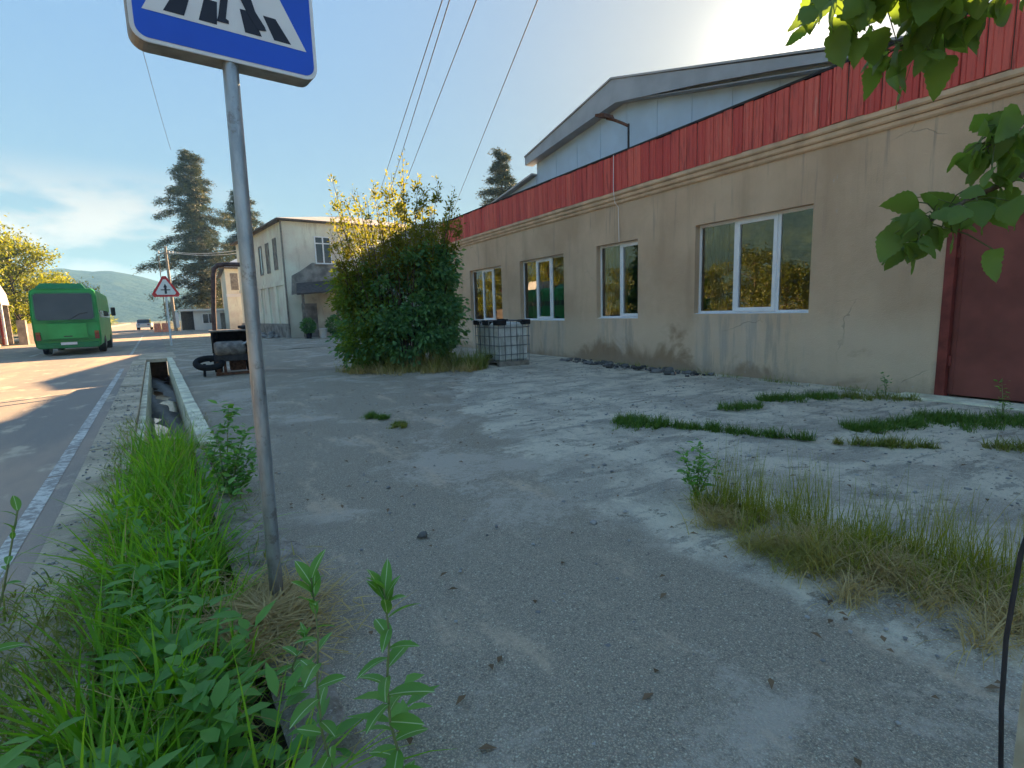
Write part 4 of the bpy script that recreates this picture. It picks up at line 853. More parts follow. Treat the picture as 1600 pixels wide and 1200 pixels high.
for a, b, lab in (((-2.45, 74.9, 9.3), (5.6, 44, 7.0), 'upper wire from the leaning utility pole to the cream house'), ((-2.8, 74.9, 9.25), (5.2, 40, 6.2), 'lower wire from the leaning utility pole to the cream house')):
    m = MB(); m.tube(sag(a, b, 0.5), 0.018, 5); tag(m.build('overhead_wire', 'sign_white'), lab, 'wire')
# overhead wires that cross the yard from a pole behind the camera
HW = [((3.35, 7.3, 5.85), (6.05, 19.1, 6.22), 'leftmost of the overhead wires above the big shrub'),
      ((3.44, 7.27, 5.85), (6.40, 19.0, 6.30), 'second overhead wire from the left, close beside the first'),
      ((3.78, 7.08, 5.85), (6.86, 18.8, 6.34), 'third overhead wire from the left in the blue sky'),
      ((4.52, 6.66, 5.82), (8.75, 18.0, 6.23), 'rightmost overhead wire, over the hall end')]
for a, b, lab in HW:
    a, b = Vector(a), Vector(b); d = b-a
    m = MB(); m.tube(sag(a-d*1.1, b+d*0.8, 0.0), 0.0085, 5); tag(m.build('overhead_wire', 'wire'), lab, 'wire')
m = MB(); m.tube(sag((-1.6, 33.5, 16.5), (-1.2, 62, 17.5), 0.3), 0.016, 5); tag(m.build('overhead_wire', 'wire'), 'faint single wire above the tall cedar', 'wire')
for i, (x, lab) in enumerate(((-5.0, 'faded orange plastic barrier at the road end, nearer the bus'), (-4.25, 'faded orange plastic barrier at the road end, nearer the sign post'))):
    m = MB(); m.add([(x, 71.5, 0), (x+0.7, 71.5, 0), (x+0.7, 72.0, 0), (x, 72.0, 0), (x+0.02, 71.6, 0.35), (x+0.68, 71.6, 0.35), (x+0.68, 71.9, 0.35), (x+0.02, 71.9, 0.35), (x+0.05, 71.66, 1.0), (x+0.65, 71.66, 1.0), (x+0.65, 71.84, 1.0), (x+0.05, 71.84, 1.0)],
                    [(3, 2, 1, 0), (8, 9, 10, 11)]+[(r*4+k, r*4+(k+1) % 4, r*4+4+(k+1) % 4, r*4+4+k) for r in (0, 1) for k in range(4)])
    tag(m.build('road_barrier', 'barrier_orange'), lab, 'barrier', 'barriers at the road end')
car = empty('car', (-7.6, 92, 0), 'small white car far down the road beside the barriers', 'car')
def cb(m, pts, x0, x1): return m.prism([(x0, y, z) for y, z in pts], (x1-x0, 0, 0))
m = MB(); cb(m, [(92, 0.35), (92, 0.85), (92.2, 0.95), (93.0, 1.0), (95.0, 0.98), (96.0, 0.85), (96.1, 0.4)], -8.45, -6.75); m.build('body', 'car_white', car)
m = MB(); cb(m, [(92.15, 1.0), (92.6, 1.46), (94.2, 1.5), (95.0, 1.0)], -8.35, -6.85); m.build('cabin', 'dark_glass', car)
m = MB(); m.box(-8.3, -6.9, 92.6, 94.2, 1.501, 1.53); m.build('roof', 'car_white', car)
for x in (-8.5, -6.9):
    for y in (92.8, 95.2): m = MB(); m.lathe([(0.2, 0), (0.31, 0.02), (0.31, 0.18), (0.2, 0.2)], (x, y, 0.31), (1, 0, 0), 14); m.build('wheel', 'rubber', car)
for x in (-8.3, -7.15): m = MB(); m.box(x, x+0.25, 91.96, 91.999, 0.68, 0.82); m.build('tail_light', 'lamp_red', car)
# roadside shelter at the left edge
sh = empty('roadside_shelter', (-10.9, 45, 0), 'grey roadside shelter with red and white posts under yellow trees', 'shelter')
m = MB(); m.prism([(-12.6, 44.2, 2.6), (-10.75, 44.2, 2.6), (-10.82, 44.2, 3.3), (-11.1, 44.2, 4.05), (-12.6, 44.2, 4.05)], (0, 1.6, 0)); m.build('roof', 'roof_sheet', sh)
for x, mt in ((-11.0, 'lamp_red'), (-10.86, 'sign_white'), (-12.4, 'lamp_red')): m = MB(); m.box(x, x+0.09, 44.3, 44.4, 0.12, 2.6); m.build('post', mt, sh)
m = MB(); m.box(-12.5, -10.8, 45.6, 45.7, 0.12, 2.6); m.build('back_panel', 'wood_grey', sh)
m = MB(); m.box(-12.3, -11.1, 45.1, 45.5, 0.5, 0.56); m.build('bench', 'wood_grey', sh)
fw_ = empty('garden_wall', (-10.1, 48, 0), 'dark low wall with piers below the yellow roadside trees', 'wall')
m = MB(); m.box(-10.7, -10.45, 47, 70, 0, 1.4); m.build('panel', 'eave_dark', fw_)
for y in (47, 52.5, 58, 63.5, 69): m = MB(); m.box(-10.8, -10.35, y-0.2, y+0.2, 0, 1.65); m.build('pier', 'house_bare', fw_)
# things standing by the house porch
b0 = hp(1.15, -2.7, 0); m = MB(); m.lathe([(0.18, 0), (0.25, 0.52), (0.27, 0.53), (0.27, 0.56), (0.24, 0.57)], b0, n=16); tag(m.build('bucket', 'white_wall'), 'white bucket standing in front of the house porch', 'bucket')
for s, t, r, lab in ((0.35, -2.5, 0.42, 'dark potted bush left of the white bucket'), (1.95, -2.45, 0.5, 'dark potted bush right of the white bucket')):
    c = Vector(hp(s, t, 0)); e_ = empty('potted_bush', c, lab, 'plant', 'potted bushes by the porch')
    m = MB(); m.lathe([(0.14, 0), (0.2, 0.32), (0.22, 0.33), (0.18, 0.34)], c, n=12); m.build('pot', 'dark_metal', e_)
    n = 900; D = unit(rs.normal(size=(n, 3))); Pq = np.array(c)+np.array([0, 0, 0.75])+D*rs.uniform(0.3, 1, (n, 1))**0.5*np.array([r, r, r*1.1])
    np_obj('foliage', *leaves(Pq, D+rs.normal(size=(n, 3))*0.5, 0.13, 0.035), 'leaf_shrub', e_)
# rubble left along the side of the house
c = np.array(hp(-0.6, 3.2, 0)); n = 60; Pq = c+np.stack([rs.normal(0, 0.5, n), rs.normal(0, 1.4, n), np.abs(rs.normal(0, 0.12, n))], 1)
tag(np_obj('rubble', *stones(Pq, rs.uniform(0.06, 0.2, n)), 'stone'), 'pale rubble heap along the side wall of the cream house', 'rubble', kind='stuff')
# bottom right corner: post and cable
pp = MB(); pp.box(1.50, 1.66, 0.20, 0.36, -0.2, 0.74, 0.012); tag(pp.build('concrete_post', 'concrete_light'), 'pale concrete post cut off by the bottom right corner', 'post')
m = MB(); m.tube([(1.44, 0.36, 0.05), (1.437, 0.362, 0.34), (1.432, 0.372, 0.50), (1.436, 0.378, 0.66), (1.455, 0.375, 0.85), (1.50, 0.36, 1.02), (1.60, 0.33, 1.12)], 0.0048, 8); tag(m.build('bent_rod', 'dark_metal'), 'thin dark bent rod rising in front of the corner post', 'rod')

# ------------------------------------------------------------------ trees
def arc(a, b, bend, n=5):
    a, b = Vector(a), Vector(b); side = Vector((rnd.uniform(-1, 1), rnd.uniform(-1, 1), rnd.uniform(0, 1)))*bend
    return [a.lerp(b, i/n)+side*math.sin(PI*i/n) for i in range(n+1)]
def tree_geo(loc, H, cr, nl, ls, seed, trunk_h=0.3, zsq=1.0):
    """returns wood MB and leaf (V,F): trunk, limbs, twigs, leaves gathered round twig ends in uneven clumps"""
    q = np.random.RandomState(seed); L = Vector(loc); wood = MB()
    top = L+Vector((q.uniform(-.05, .05)*H, q.uniform(-.05, .05)*H, H*0.82))
    tr = arc(L-Vector((0, 0, 0.2)), top, 0.02*H, 6); r = 0.022*H
    wood.tube(tr, [r*(1-0.13*i) for i in range(7)], 8)
    tips = []
    nb = 17
    for k in range(nb):
        t = trunk_h+(0.98-trunk_h)*(k/nb)**0.9; i = min(int(t*6), 5); base = tr[i].lerp(tr[i+1], t*6-i)
        a = k*2.4+q.uniform(-.5, .5); ln = cr*q.uniform(0.55, 1.12)*(1.05-0.55*max(0, t-0.45)/0.55)
        e = base+Vector((math.cos(a)*ln, math.sin(a)*ln, zsq*H*q.uniform(0.02, 0.20)))
        bp = arc(base, e, 0.08*ln); wood.tube(bp, [r*0.42*(1-0.16*j) for j in range(6)], 5, False)
        for j in range(6):
            s = q.uniform(0.35, 1.0); jj = min(int(s*5), 4); p = bp[jj].lerp(bp[jj+1], s*5-jj)
            d = Vector(q.normal(size=3)); d.z = abs(d.z)*0.7+0.1; e2 = p+d.normalized()*cr*q.uniform(0.15, 0.36)
            wood.tube([p, p.lerp(e2, 0.5)+Vector((0, 0, 0.03)), e2], [r*0.14, r*0.1, r*0.05], 4, False); tips.append((p+e2)/2); tips.append(e2)
    tips = np.array([tuple(t) for t in tips]); w = q.uniform(0.25, 1.6, len(tips)); w /= w.sum()
    idx = q.choice(len(tips), nl, p=w); sp = cr*0.115
    P = tips[idx]+q.normal(size=(nl, 3))*sp*np.array([1, 1, 0.8])
    D = (P-np.array(L+Vector((0, 0, H*0.5))))*0.35/cr+q.normal(size=(nl, 3))*0.7-np.array([0, 0, 0.35])
    return wood, leaves(P, D, q.uniform(0.7, 1.25, nl)*ls, q.uniform(0.7, 1.2, nl)*ls*0.30)
def tree(name, loc, H, cr, nl, ls, mat, label, seed, cat='tree', group=None, **k):
    e = empty(name, loc, label, cat, group); wd, lf = tree_geo(loc, H, cr, nl, ls, seed, **k)
    wd.build('trunk', 'bark', e); np_obj('crown', *lf, mat, e); return e
tree('roadside_tree', (-13.2, 46, 0), 11.0, 3.9, 17000, 0.20, 'leaf_road', 'tall yellow-green tree over the shelter at the left edge', 21, trunk_h=0.2)
tree('roadside_tree', (-12.0, 53, 0), 8.0, 3.2, 13000, 0.20, 'leaf_road', 'yellow-green tree just behind the bus, second from the left', 22, trunk_h=0.15)
tree('roadside_tree', (-12.2, 64, 0), 6.2, 2.8, 9000, 0.21, 'leaf_road', 'lower yellow-green tree behind the bus roof', 23, trunk_h=0.15)
tree('roadside_tree', (-13.0, 78, 0), 6.0, 3.0, 7000, 0.24, 'leaf_road', 'small far yellow tree seen right over the bus roof', 24, trunk_h=0.15)
# the wood on the other side of the road that the windows mirror
Ls = []; tk = MB()
for i, (x, y, H) in enumerate(((-12.5, 7, 4.6), (-11.5, 12, 3.6), (-13, 15.5, 4.6), (-11.4, 18.5, 3.5), (-12.6, 21.5, 4.9), (-13.6, 26, 4.2), (-12.2, 30, 5.2), (-14.2, 35, 4.6), (-13.5, 40, 6.2), (-16, 18, 4.4))):
    wd, lf = tree_geo((x, y, 0), H, 2.2, 5200, 0.17, 40+i, trunk_h=0.12); Ls.append(lf); tk.add(wd.v, wd.f, True)
V, F = joinVF(Ls); o = tag(np_obj('roadside_wood', V, F, 'leaf_wood'), 'yellow-green wood across the road, mirrored in the hall windows', 'trees', kind='stuff'); tk.build('trunks', 'bark', o)
# far belt of low trees and bushes along the road
n = 26000; u = rs.uniform(95, 330, n); side = rs.choice([0, 1], n, p=[0.72, 0.28]); v = np.where(side == 0, -14-rs.gamma(2, 7, n), 16+rs.gamma(2, 8, n))
hh = (2.2+1.6*np.sin(u*0.11+1)+1.2*np.sin(u*0.043))*np.where(side == 0, 1.0, 1.5)+0.6; z = rs.uniform(0.0, 1, n)**0.7*np.maximum(hh, 0.8)
P = np.stack([UD.x*u+VD.x*v, UD.y*u+VD.y*v, z], 1)
tag(np_obj('far_bushes', *leaves(P, rs.normal(size=(n, 3)), 0.75, 0.28), 'leaf_road'), 'belt of low yellow-green bushes far along the road', 'bushes', kind='stuff')

def cedar(loc, H, rad, label, seed, nb=74, dens=1.0, zb=0.10):
    q = np.random.RandomState(seed); L = Vector(loc); e = empty('cedar_tree', loc, label, 'tree', 'tall dark cedars')
    wd = MB(); wd.tube([L-Vector((0, 0, .3)), L+Vector((0.1, 0, H*0.5)), L+Vector((0.0, 0, H*0.99))], [0.022*H, 0.013*H, 0.002*H], 9)
    C = []; D = []; N = []
    for k in range(nb):
        t = zb+(0.985-zb)*((k+q.uniform(0, .8))/nb); a = k*2.399+q.uniform(-.35, .35)
        ln = rad*(1-t)**0.68*q.choice([0.35, 0.55, 0.75, 0.9, 1.0, 1.15])*q.uniform(0.85, 1.1)+0.5
        if q.rand() < 0.08: ln *= 1.25
        base = L+Vector((0, 0, H*t)); up_ = ln*q.uniform(0.02, 0.40)*(0.4+t); dr = ln*q.uniform(0.05, 0.42)
        hd = Vector((math.cos(a), math.sin(a), 0)); sd_ = Vector((-hd.y, hd.x, 0))
        def pt(s): return base+hd*ln*s+Vector((0, 0, up_*math.sin(s*PI*0.75)-dr*s*s))
        wd.tube([pt(i/5) for i in range(6)], [0.012*ln+0.012, 0.010*ln+.01, 0.008*ln+.008, 0.006*ln+.006, 0.004*ln+.004, 0.004], 4, False)
        m_ = int((30+85*ln/rad)*dens*1.1)
        s = q.uniform(0.04, 1.0, m_)**0.8; w = (0.10+0.42*np.sin(np.clip(s, 0, 1)*PI*0.86))*ln*0.50*q.uniform(-1, 1, m_)
        for si, wi in zip(s, w):
            p = pt(float(si))+sd_*float(wi)+Vector((0, 0, -0.25*abs(float(wi))-abs(q.normal())*0.16*(1-t)*2))
            C.append(tuple(p)); d_ = hd*0.6+sd_*(0.9 if wi > 0 else -0.9); D.append((d_.x, d_.y, -0.25))
    C = np.array(C); D = np.array(D); reps = 9
    C = np.repeat(C, reps, 0)+rs.normal(size=(len(C)*reps, 3))*np.array([0.26, 0.26, 0.20]); D = np.repeat(D, reps, 0)+rs.normal(size=(len(C), 3))*0.45
    wd.build('trunk', 'bark', e); np_obj('crown', *leaves(C, D, rs.uniform(0.22, 0.50, len(C)), 0.042), 'needle', e); return e
cedar((0.3, 86, 0), 23.6, 7.2, 'tallest dark cedar left of the cream house, behind the warning sign', 61, 105, 1.0, 0.13)
cedar((6.6, 96, 0), 21.3, 6.6, 'shorter dark cedar behind the cream house roof, right of the tallest cedar', 62, 90, 1.0, 0.13)
cedar((32.0, 56.6, 0), 19.9, 4.2, 'lone cedar top showing above the red fascia left end', 63, 52)

# ------------------------------------------------------------------ big overgrown shrub at the hall's far end
SH = Vector((4.22, 12.8, 0)); pw = Vector((0.945, -0.326, 0)); pd = Vector((0.326, 0.945, 0))
def shp(w, d, z): return SH+pw*w+pd*d+Vector((0, 0, z))
sb = empty('overgrown_shrub', SH, 'big dark green shrub with sunlit shoots at the hall end', 'shrub')
lobes = [(-0.7, 0.0, 1.0, 0.72, 0.8, 0.95), (-0.25, 0.1, 1.5, 0.8, 0.9, 1.25), (0.55, 0.1, 1.75, 0.85, 0.95, 1.35), (0.95, 0.05, 1.5, 0.5, 0.7, 1.4), (0.2, -0.55, 0.75, 0.9, 0.6, 0.75), (-0.95, 0.2, 1.75, 0.5, 0.6, 0.65), (0.85, -0.4, 0.8, 0.65, 0.6, 0.8), (0.9, 0.1, 2.5, 0.45, 0.55, 0.6), (0.1, 0.2, 2.5, 0.6, 0.7, 0.55), (-1.1, -0.1, 1.9, 0.45, 0.55, 0.55), (-0.9, -0.3, 0.7, 0.45, 0.5, 0.6)]
def shrub_clumps(nc, sel, per, sig, l0, l1, wr, down, out):
    """leaf clumps spread through the lobes: uneven outline, dark gaps between"""
    C = []; D = []
    for _ in range(nc):
        (w, d, z, a, b, c) = lobes[rnd.choice(sel)]; q = unit(rs.normal(size=(1, 3)))[0]; r_ = rs.uniform(0.4, 1.0)**0.5*rs.uniform(0.8, 1.1)*(1.0 if rs.rand() < 0.82 else rs.uniform(1.1, 1.35)); pc = q*r_*np.array([a, b, c])
        cc = np.array(shp(w+pc[0], d+pc[1], z+pc[2])); n = rs.randint(int(per*0.5), int(per*1.5)); sg = sig*rs.uniform(0.6, 1.4)
        X = rs.normal(size=(n, 3))*sg*np.array([1, 1, 0.75]); C.append(cc+X); o = np.array(pw)*q[0]+np.array(pd)*q[1]+np.array([0, 0, q[2]*0.6])
        D.append(o*out+X/sg*0.45+rs.normal(size=(n, 3))*0.4-np.array([0, 0, down]))
    C = np.concatenate(C); D = np.concatenate(D); k = C[:, 2] > 0.03; C, D = C[k], D[k]; L_ = rs.uniform(l0, l1, len(C)); return leaves(C, D, L_, L_*wr)
np_obj('foliage', *shrub_clumps(215, [1, 2, 2, 3, 3, 4, 6, 7, 7, 8, 0], 85, 0.12, 0.06, 0.17, 0.28, 0.6, 0.7), 'leaf_shrub', sb)
np_obj('side_foliage', *shrub_clumps(120, [0, 0, 5, 5, 9, 9, 10], 85, 0.13, 0.06, 0.13, 0.22, 0.35, 0.7), 'leaf_mid', sb)
wd = MB(); C = []; D = []; LL = []
tipl = [(-1.45, 4.75), (-1.15, 4.2), (-0.95, 4.35), (-0.7, 3.9), (-0.45, 4.55), (-0.15, 4.3), (0.0, 4.6), (0.28, 4.95), (0.2, 4.4), (0.55, 4.05), (0.75, 4.3), (0.95, 4.1), (1.1, 4.55), (1.46, 4.3), (1.35, 3.9), (1.2, 3.7), (0.4, 3.8), (-0.3, 3.7), (-1.2, 3.6), (0.85, 3.6), (-1.5, 3.1), (0.1, 3.9), (-0.9, 3.3), (1.3, 3.4), (0.6, 4.5), (-0.6, 4.1),
        (-0.2, 3.4), (0.3, 3.5), (-0.5, 3.5), (0.7, 3.7), (0.5, 3.3), (0.0, 3.2), (-0.75, 3.5), (1.0, 3.5), (0.9, 3.9), (-0.35, 4.0), (0.15, 4.1), (-1.35, 2.6), (-1.45, 3.3), (-1.45, 3.8), (-1.2, 2.9), (-1.4, 2.3), (1.5, 3.9), (1.6, 3.6), (-1.3, 4.0), (-1.0, 3.8), (-0.8, 4.2)]
for w, zt_ in tipl:
    d = rnd.uniform(-0.7, 0.6); b = shp(w*0.35+rnd.uniform(-.2, .2), d*0.4, 0.0); t = shp(w, d, zt_); md = shp(w*0.72, d*0.8, zt_*0.62)
    pts = [(b*(1-s)**2+md*2*s*(1-s)+t*s*s) for s in [i/9 for i in range(10)]]
    wd.tube(pts, [0.026-0.0026*i for i in range(10)], 5)
    tw = []
    for j in range(9):                                   # side twigs along the upper half
        s = rnd.uniform(0.5, 0.95); i = min(int(s*9), 8); p = pts[i].lerp(pts[i+1], s*9-i)
        e2 = p+Vector((rnd.gauss(0, 1), rnd.gauss(0, 1), rnd.uniform(0.2, 1.3))).normalized()*rnd.uniform(0.12, 0.42)*(1.25-s); wd.tube([p, e2], [0.005, 0.002], 4, False); tw.append((p, e2))
    for j in range(330 if w > -0.25 else 190):
        if rnd.random() < 0.45: s = rnd.uniform(0.45, 1.0); i = min(int(s*9), 8); p = pts[i].lerp(pts[i+1], s*9-i); sp_ = 0.05
        else: p, e2 = tw[rnd.randrange(9)]; p = p.lerp(e2, rnd.uniform(0.2, 1)); sp_ = 0.035
        o = Vector((rnd.gauss(0, 1), rnd.gauss(0, 1), rnd.gauss(0, 0.8)))*sp_; C.append(tuple(p+o)); dd = o.normalized()*0.9+Vector((0, 0, 0.6)); D.append(tuple(dd)); LL.append(rnd.uniform(0.05, 0.115))
wd.build('stems', 'bark', sb); C = np.array(C); D = np.array(D)+rs.normal(size=(len(C), 3))*0.35; LL = np.array(LL)
np_obj('shoots', *leaves(C, D, LL, LL*0.22), 'leaf_shoot', sb)

# ------------------------------------------------------------------ leafy tree whose branches hang into the right edge
def big_leaf_mesh(seed, droop, L=0.19):
    """broad heart-shaped blade: rounded lobes, wavy toothed edge, curled along midrib and margin"""
    q = np.random.RandomState(seed); n = 15; V = []; F = []
    for i in range(n):
        s = i/(n-1); w = 0.47*math.sin(PI*s**0.62)**0.8*(1-0.25*s) if 0 < i < n-1 else 0.0
        w *= 1+0.07*(-1)**i; z = -droop*s*s*L; x = s*L; lb = -0.10*L*math.exp(-(s/0.13)**2) if i else 0.0
        for sd_ in (-1, -0.5, 0, 0.5, 1):
            ww = w*L*sd_*q.uniform(0.96, 1.04); wv = 0.012*math.sin(9*s+seed*2+sd_*2)*abs(sd_)
            V.append((x+lb*abs(sd_), ww, z+abs(ww)*0.20-abs(ww)*abs(sd_)*(0.25+0.5*droop*s)+wv*L*3))
        if i: b = 5*(i-1); F += [(b+k, b+5+k, b+6+k, b+1+k) for k in range(4)]
    return np_mesh('leaf', np.array(V), np.array(F), 'leaf_big', smooth=True)
BLM = [big_leaf_mesh(i, 0.15+0.13*i) for i in range(6)]
lt = empty('leafy_tree', (4.55, 0.25, 0), 'broad-leaved tree hanging its branches into the right edge', 'tree')
m = MB(); m.tube([(4.55, 0.25, -0.2), (4.5, 0.22, 1.2), (4.45, 0.3, 2.4), (4.5, 0.35, 3.6), (4.6, 0.4, 4.6)], [0.11, 0.095, 0.08, 0.06, 0.03], 10); m.build('trunk', 'bark', lt)
def leafy_branch(pts, rad, nleaf, spread, s0, lo, hi, down=0.8):
    pts = [Vector(p) for p in pts]; m = MB(); m.tube(pts, [rad*(1-0.8*i/(len(pts)-1)) for i in range(len(pts))], 6); b = m.build('branch', 'bark', lt)
    tw = MB(); n = len(pts)-1; bl = wloc(lt)
    for k in range(nleaf):
        s = s0+(1-s0)*rnd.random()**0.8; i = min(int(s*n), n-1); p = pts[i].lerp(pts[i+1], s*n-i)
        o = Vector((rnd.gauss(0, 1), rnd.gauss(0, 1), rnd.gauss(-0.15, 0.8)))*spread*(0.35+0.65*rnd.random()); e = p+o
        tw.tube([p, p.lerp(e, 0.6)+Vector((0, 0, 0.02)), e], 0.003, 4, False)
        d = Vector((rnd.gauss(0, 0.6), rnd.gauss(0, 0.6), -down+rnd.gauss(0, 0.35)))+o.normalized()*0.5; d.normalize()
        l = link('leaf', BLM[rnd.randrange(6)], b, e-bl); l.rotation_mode = 'QUATERNION'
        l.rotation_quaternion = d.to_track_quat('X', 'Z') @ Matrix.Rotation(rnd.gauss(0, 0.7), 4, 'X').to_quaternion(); sc = rnd.uniform(lo, hi); l.scale = (sc, sc, sc)
    tw.build('twigs', 'twig_green', b)
leafy_branch([(4.47, 0.30, 2.9), (4.35, 0.85, 3.35), (4.15, 1.4, 3.62), (3.88, 1.88, 3.50), (3.68, 2.15, 3.30)], 0.035, 96, 0.21, 0.25, 0.75, 1.25)
leafy_branch([(4.50, 0.35, 3.4), (4.45, 0.9, 3.6), (4.3, 1.4, 3.5), (4.12, 1.8, 3.28)], 0.03, 76, 0.22, 0.3, 0.75, 1.25)
leafy_branch([(4.35, 0.85, 3.35), (4.42, 1.35, 3.3), (4.38, 1.75, 3.18), (4.2, 2.02, 3.05)], 0.02, 50, 0.15, 0.3, 0.55, 0.95)
leafy_branch([(4.47, 0.25, 1.75), (4.0, 0.65, 2.05), (3.55, 0.95, 2.02), (3.2, 1.15, 1.85), (2.98, 1.30, 1.70)], 0.026, 52, 0.10, 0.45, 0.45, 0.8, 0.5)
leafy_branch([(4.0, 0.65, 2.05), (3.6, 0.88, 2.20), (3.3, 1.0, 2.17), (3.12, 1.08, 2.05)], 0.018, 32, 0.10, 0.4, 0.45, 0.8, 0.5)

# ------------------------------------------------------------------ grasses (nobody could count the blades)
def scat(n, u0, u1, v0, v1): u = rs.uniform(u0, u1, n); v = rs.uniform(v0, v1, n); return u, v
def UVZ(u, v, z): return np.stack([UD.x*u+VD.x*v, UD.y*u+VD.y*v, z*np.ones_like(u)], 1)
# ditch: clumps of long soft blades
nc = 210; cu = 1.25+7.2*rs.rand(nc)**1.2; cv = np.clip(rs.normal(-0.07, 0.15, nc), -0.33, 0.22)
k = rs.choice(nc, 7200); u = cu[k]+rs.normal(0, 0.035, len(k)); v = np.clip(cv[k]+rs.normal(0, 0.035, len(k)), -0.36, 0.25)
hc = rs.uniform(0.45, 1.3, nc); h_ = hc[k]*rs.uniform(0.22, 0.58, len(k))*np.clip(1.25-(u-6)/4, 0.45, 1.0); aw = rs.uniform(0, 6.3, nc)[k]+rs.normal(0, 1.0, len(k))
zb_ = -0.13-0.55*np.clip((u-6.3)/2.3, 0, 1)**1.5
tag(np_obj('ditch_grass', *blades(UVZ(u, v, 0)+np.stack([0*u, 0*u, zb_], 1), h_, rs.uniform(0.3, 1.85, len(k)), rs.uniform(0.008, 0.024, len(k)), 7, aw), 'grass_green'), 'lush bright green grass filling the ditch by the sign post', 'grass', kind='stuff')
n = 900; u = 1.3+6.5*rs.rand(n)**1.2; v = rs.uniform(-0.36, 0.3, n)
tag(np_obj('dead_stems', *blades(UVZ(u, v, -0.08), rs.uniform(0.15, 0.5, n), rs.uniform(0.4, 2.0, n), rs.uniform(0.003, 0.007, n), 5), 'grass_dry'), 'dead straw stems mixed into the ditch grass', 'grass', kind='stuff')
# broad weeds among it
n = 105; Vs = []
for i in range(n):
    c0 = UVZ(np.array([1.3+rs.rand()**1.5*3.2]), np.array([rs.normal(-0.05, 0.17)]), -0.1)[0]; hgt = rs.uniform(0.12, 0.42); m_ = rs.randint(7, 14)
    t = rs.uniform(0.2, 1, m_); a = rs.uniform(0, 6.3, m_); C = c0+np.stack([np.cos(a)*0.02, np.sin(a)*0.02, t*hgt], 1); D = np.stack([np.cos(a), np.sin(a), rs.uniform(0.0, 0.7, m_)], 1)
    Vs.append(leaves8(C, D, rs.uniform(0.06, 0.15, m_), rs.uniform(0.013, 0.030, m_), 0.3, np.tile([0, 0, 1.0], (m_, 1))))
tag(np_obj('ditch_weeds', *joinVF(Vs), 'leaf_weed'), 'broad-leaved green weeds mixed into the ditch grass', 'weeds', kind='stuff')
# thatch at bottom left
u, v = scat(7000, 1.0, 3.6, -1.2, -0.28); k = rs.rand(len(u)) < np.clip(1.3-(u-1.2)/2.2, 0.05, 1); u, v = u[k], v[k]
tag(np_obj('verge_grass', *blades(UVZ(u, v, 0.0), rs.uniform(0.05, 0.20, len(u)), rs.uniform(0.5, 1.75, len(u)), rs.uniform(0.003, 0.011, len(u)), 4), 'grass_olive'), 'thin olive and straw grass on the slab at bottom left', 'grass', kind='stuff')
# creeping fringe along both ditch edges
u = 2.4+rs.rand(1500)*6.5; v = np.where(rs.rand(1500) < 0.6, -0.42, 0.36)+rs.normal(0, 0.06, 1500)
tag(np_obj('edge_grass', *blades(UVZ(u, v, 0.0), rs.uniform(0.04, 0.16, 1500), rs.uniform(0.5, 1.6, 1500), 0.006, 4), 'grass_olive'), 'sparse olive grass fringing the ditch edges', 'grass', kind='stuff')
# straw heap at the foot of the post
n = 2200; a = rs.uniform(0, 6.3, n); rr = np.abs(rs.normal(0, 0.17, n)); C = np.stack([0.10+rr*np.cos(a)*1.0, 2.50+rr*np.sin(a)*1.5, 0.03+rs.uniform(0, 0.05, n)*np.exp(-rr*5)], 1)
tag(np_obj('straw_heap', *blades(C, rs.uniform(0.06, 0.24, n), rs.uniform(1.2, 1.6, n), 0.0075, 4, curl=0.2, base=0.85), 'grass_dry'), 'flattened dry straw round the foot of the sign post', 'straw', kind='stuff')
# dry and yellow strip on the apron
def strip(a, b, n, wid, h0, h1, l0, l1, w, name, mat, lab, taper=True, cl=60):
    a = np.array(a); b = np.array(b); d = (b-a)/np.linalg.norm(b-a); nn = np.array([d[1], -d[0]])
    ct = rs.rand(cl); co = rs.normal(0, 1, cl)*wid*0.5; k = rs.choice(cl, n); t = ct[k]+rs.normal(0, 0.018, n); o = co[k]+rs.normal(0, wid*0.22, n)
    if taper: o *= 0.45+0.75*np.sin(np.clip(t, 0, 1)*PI)**0.5
    p = a+np.outer(t, b-a)+np.outer(o, nn); hs = rs.uniform(0.7, 1.3, cl)[k]
    return tag(np_obj(name, *blades(np.concatenate([p, np.full((n, 1), 0.005)], 1), rs.uniform(h0, h1, n)*hs, rs.uniform(l0, l1, n), rs.uniform(0.6, 1.3, n)*w, 4), mat), lab, 'grass', kind='stuff')
strip((2.85, 2.35), (3.17, 0.35), 3000, 0.24, 0.07, 0.22, 0.2, 1.5, 0.005, 'grass_strip', 'grass_yellow', 'yellow-green grass strip across the concrete at right')
strip((2.72, 2.3), (2.98, 0.35), 5600, 0.28, 0.08, 0.24, 0.8, 2.0, 0.0045, 'dry_grass', 'grass_dry', 'straw-coloured grass along the front of the yellow-green strip')
strip((2.95, 2.35), (3.35, 0.6), 900, 0.20, 0.22, 0.42, 0.1, 0.5, 0.0028, 'seed_stalks', 'grass_yellow', 'thin pale seed stalks standing above the grass strip')
strip((1.80, 7.15), (1.93, 6.75), 900, 0.16, 0.03, 0.09, 0.3, 1.3, 0.006, 'grass_tuft', 'grass_dark', 'larger of two low green tufts on the open asphalt', cl=14)
strip((1.98, 6.45), (2.07, 6.10), 600, 0.13, 0.03, 0.07, 0.3, 1.3, 0.006, 'grass_tuft', 'grass_olive', 'smaller of two low green tufts, nearer the camera on the asphalt', cl=10)
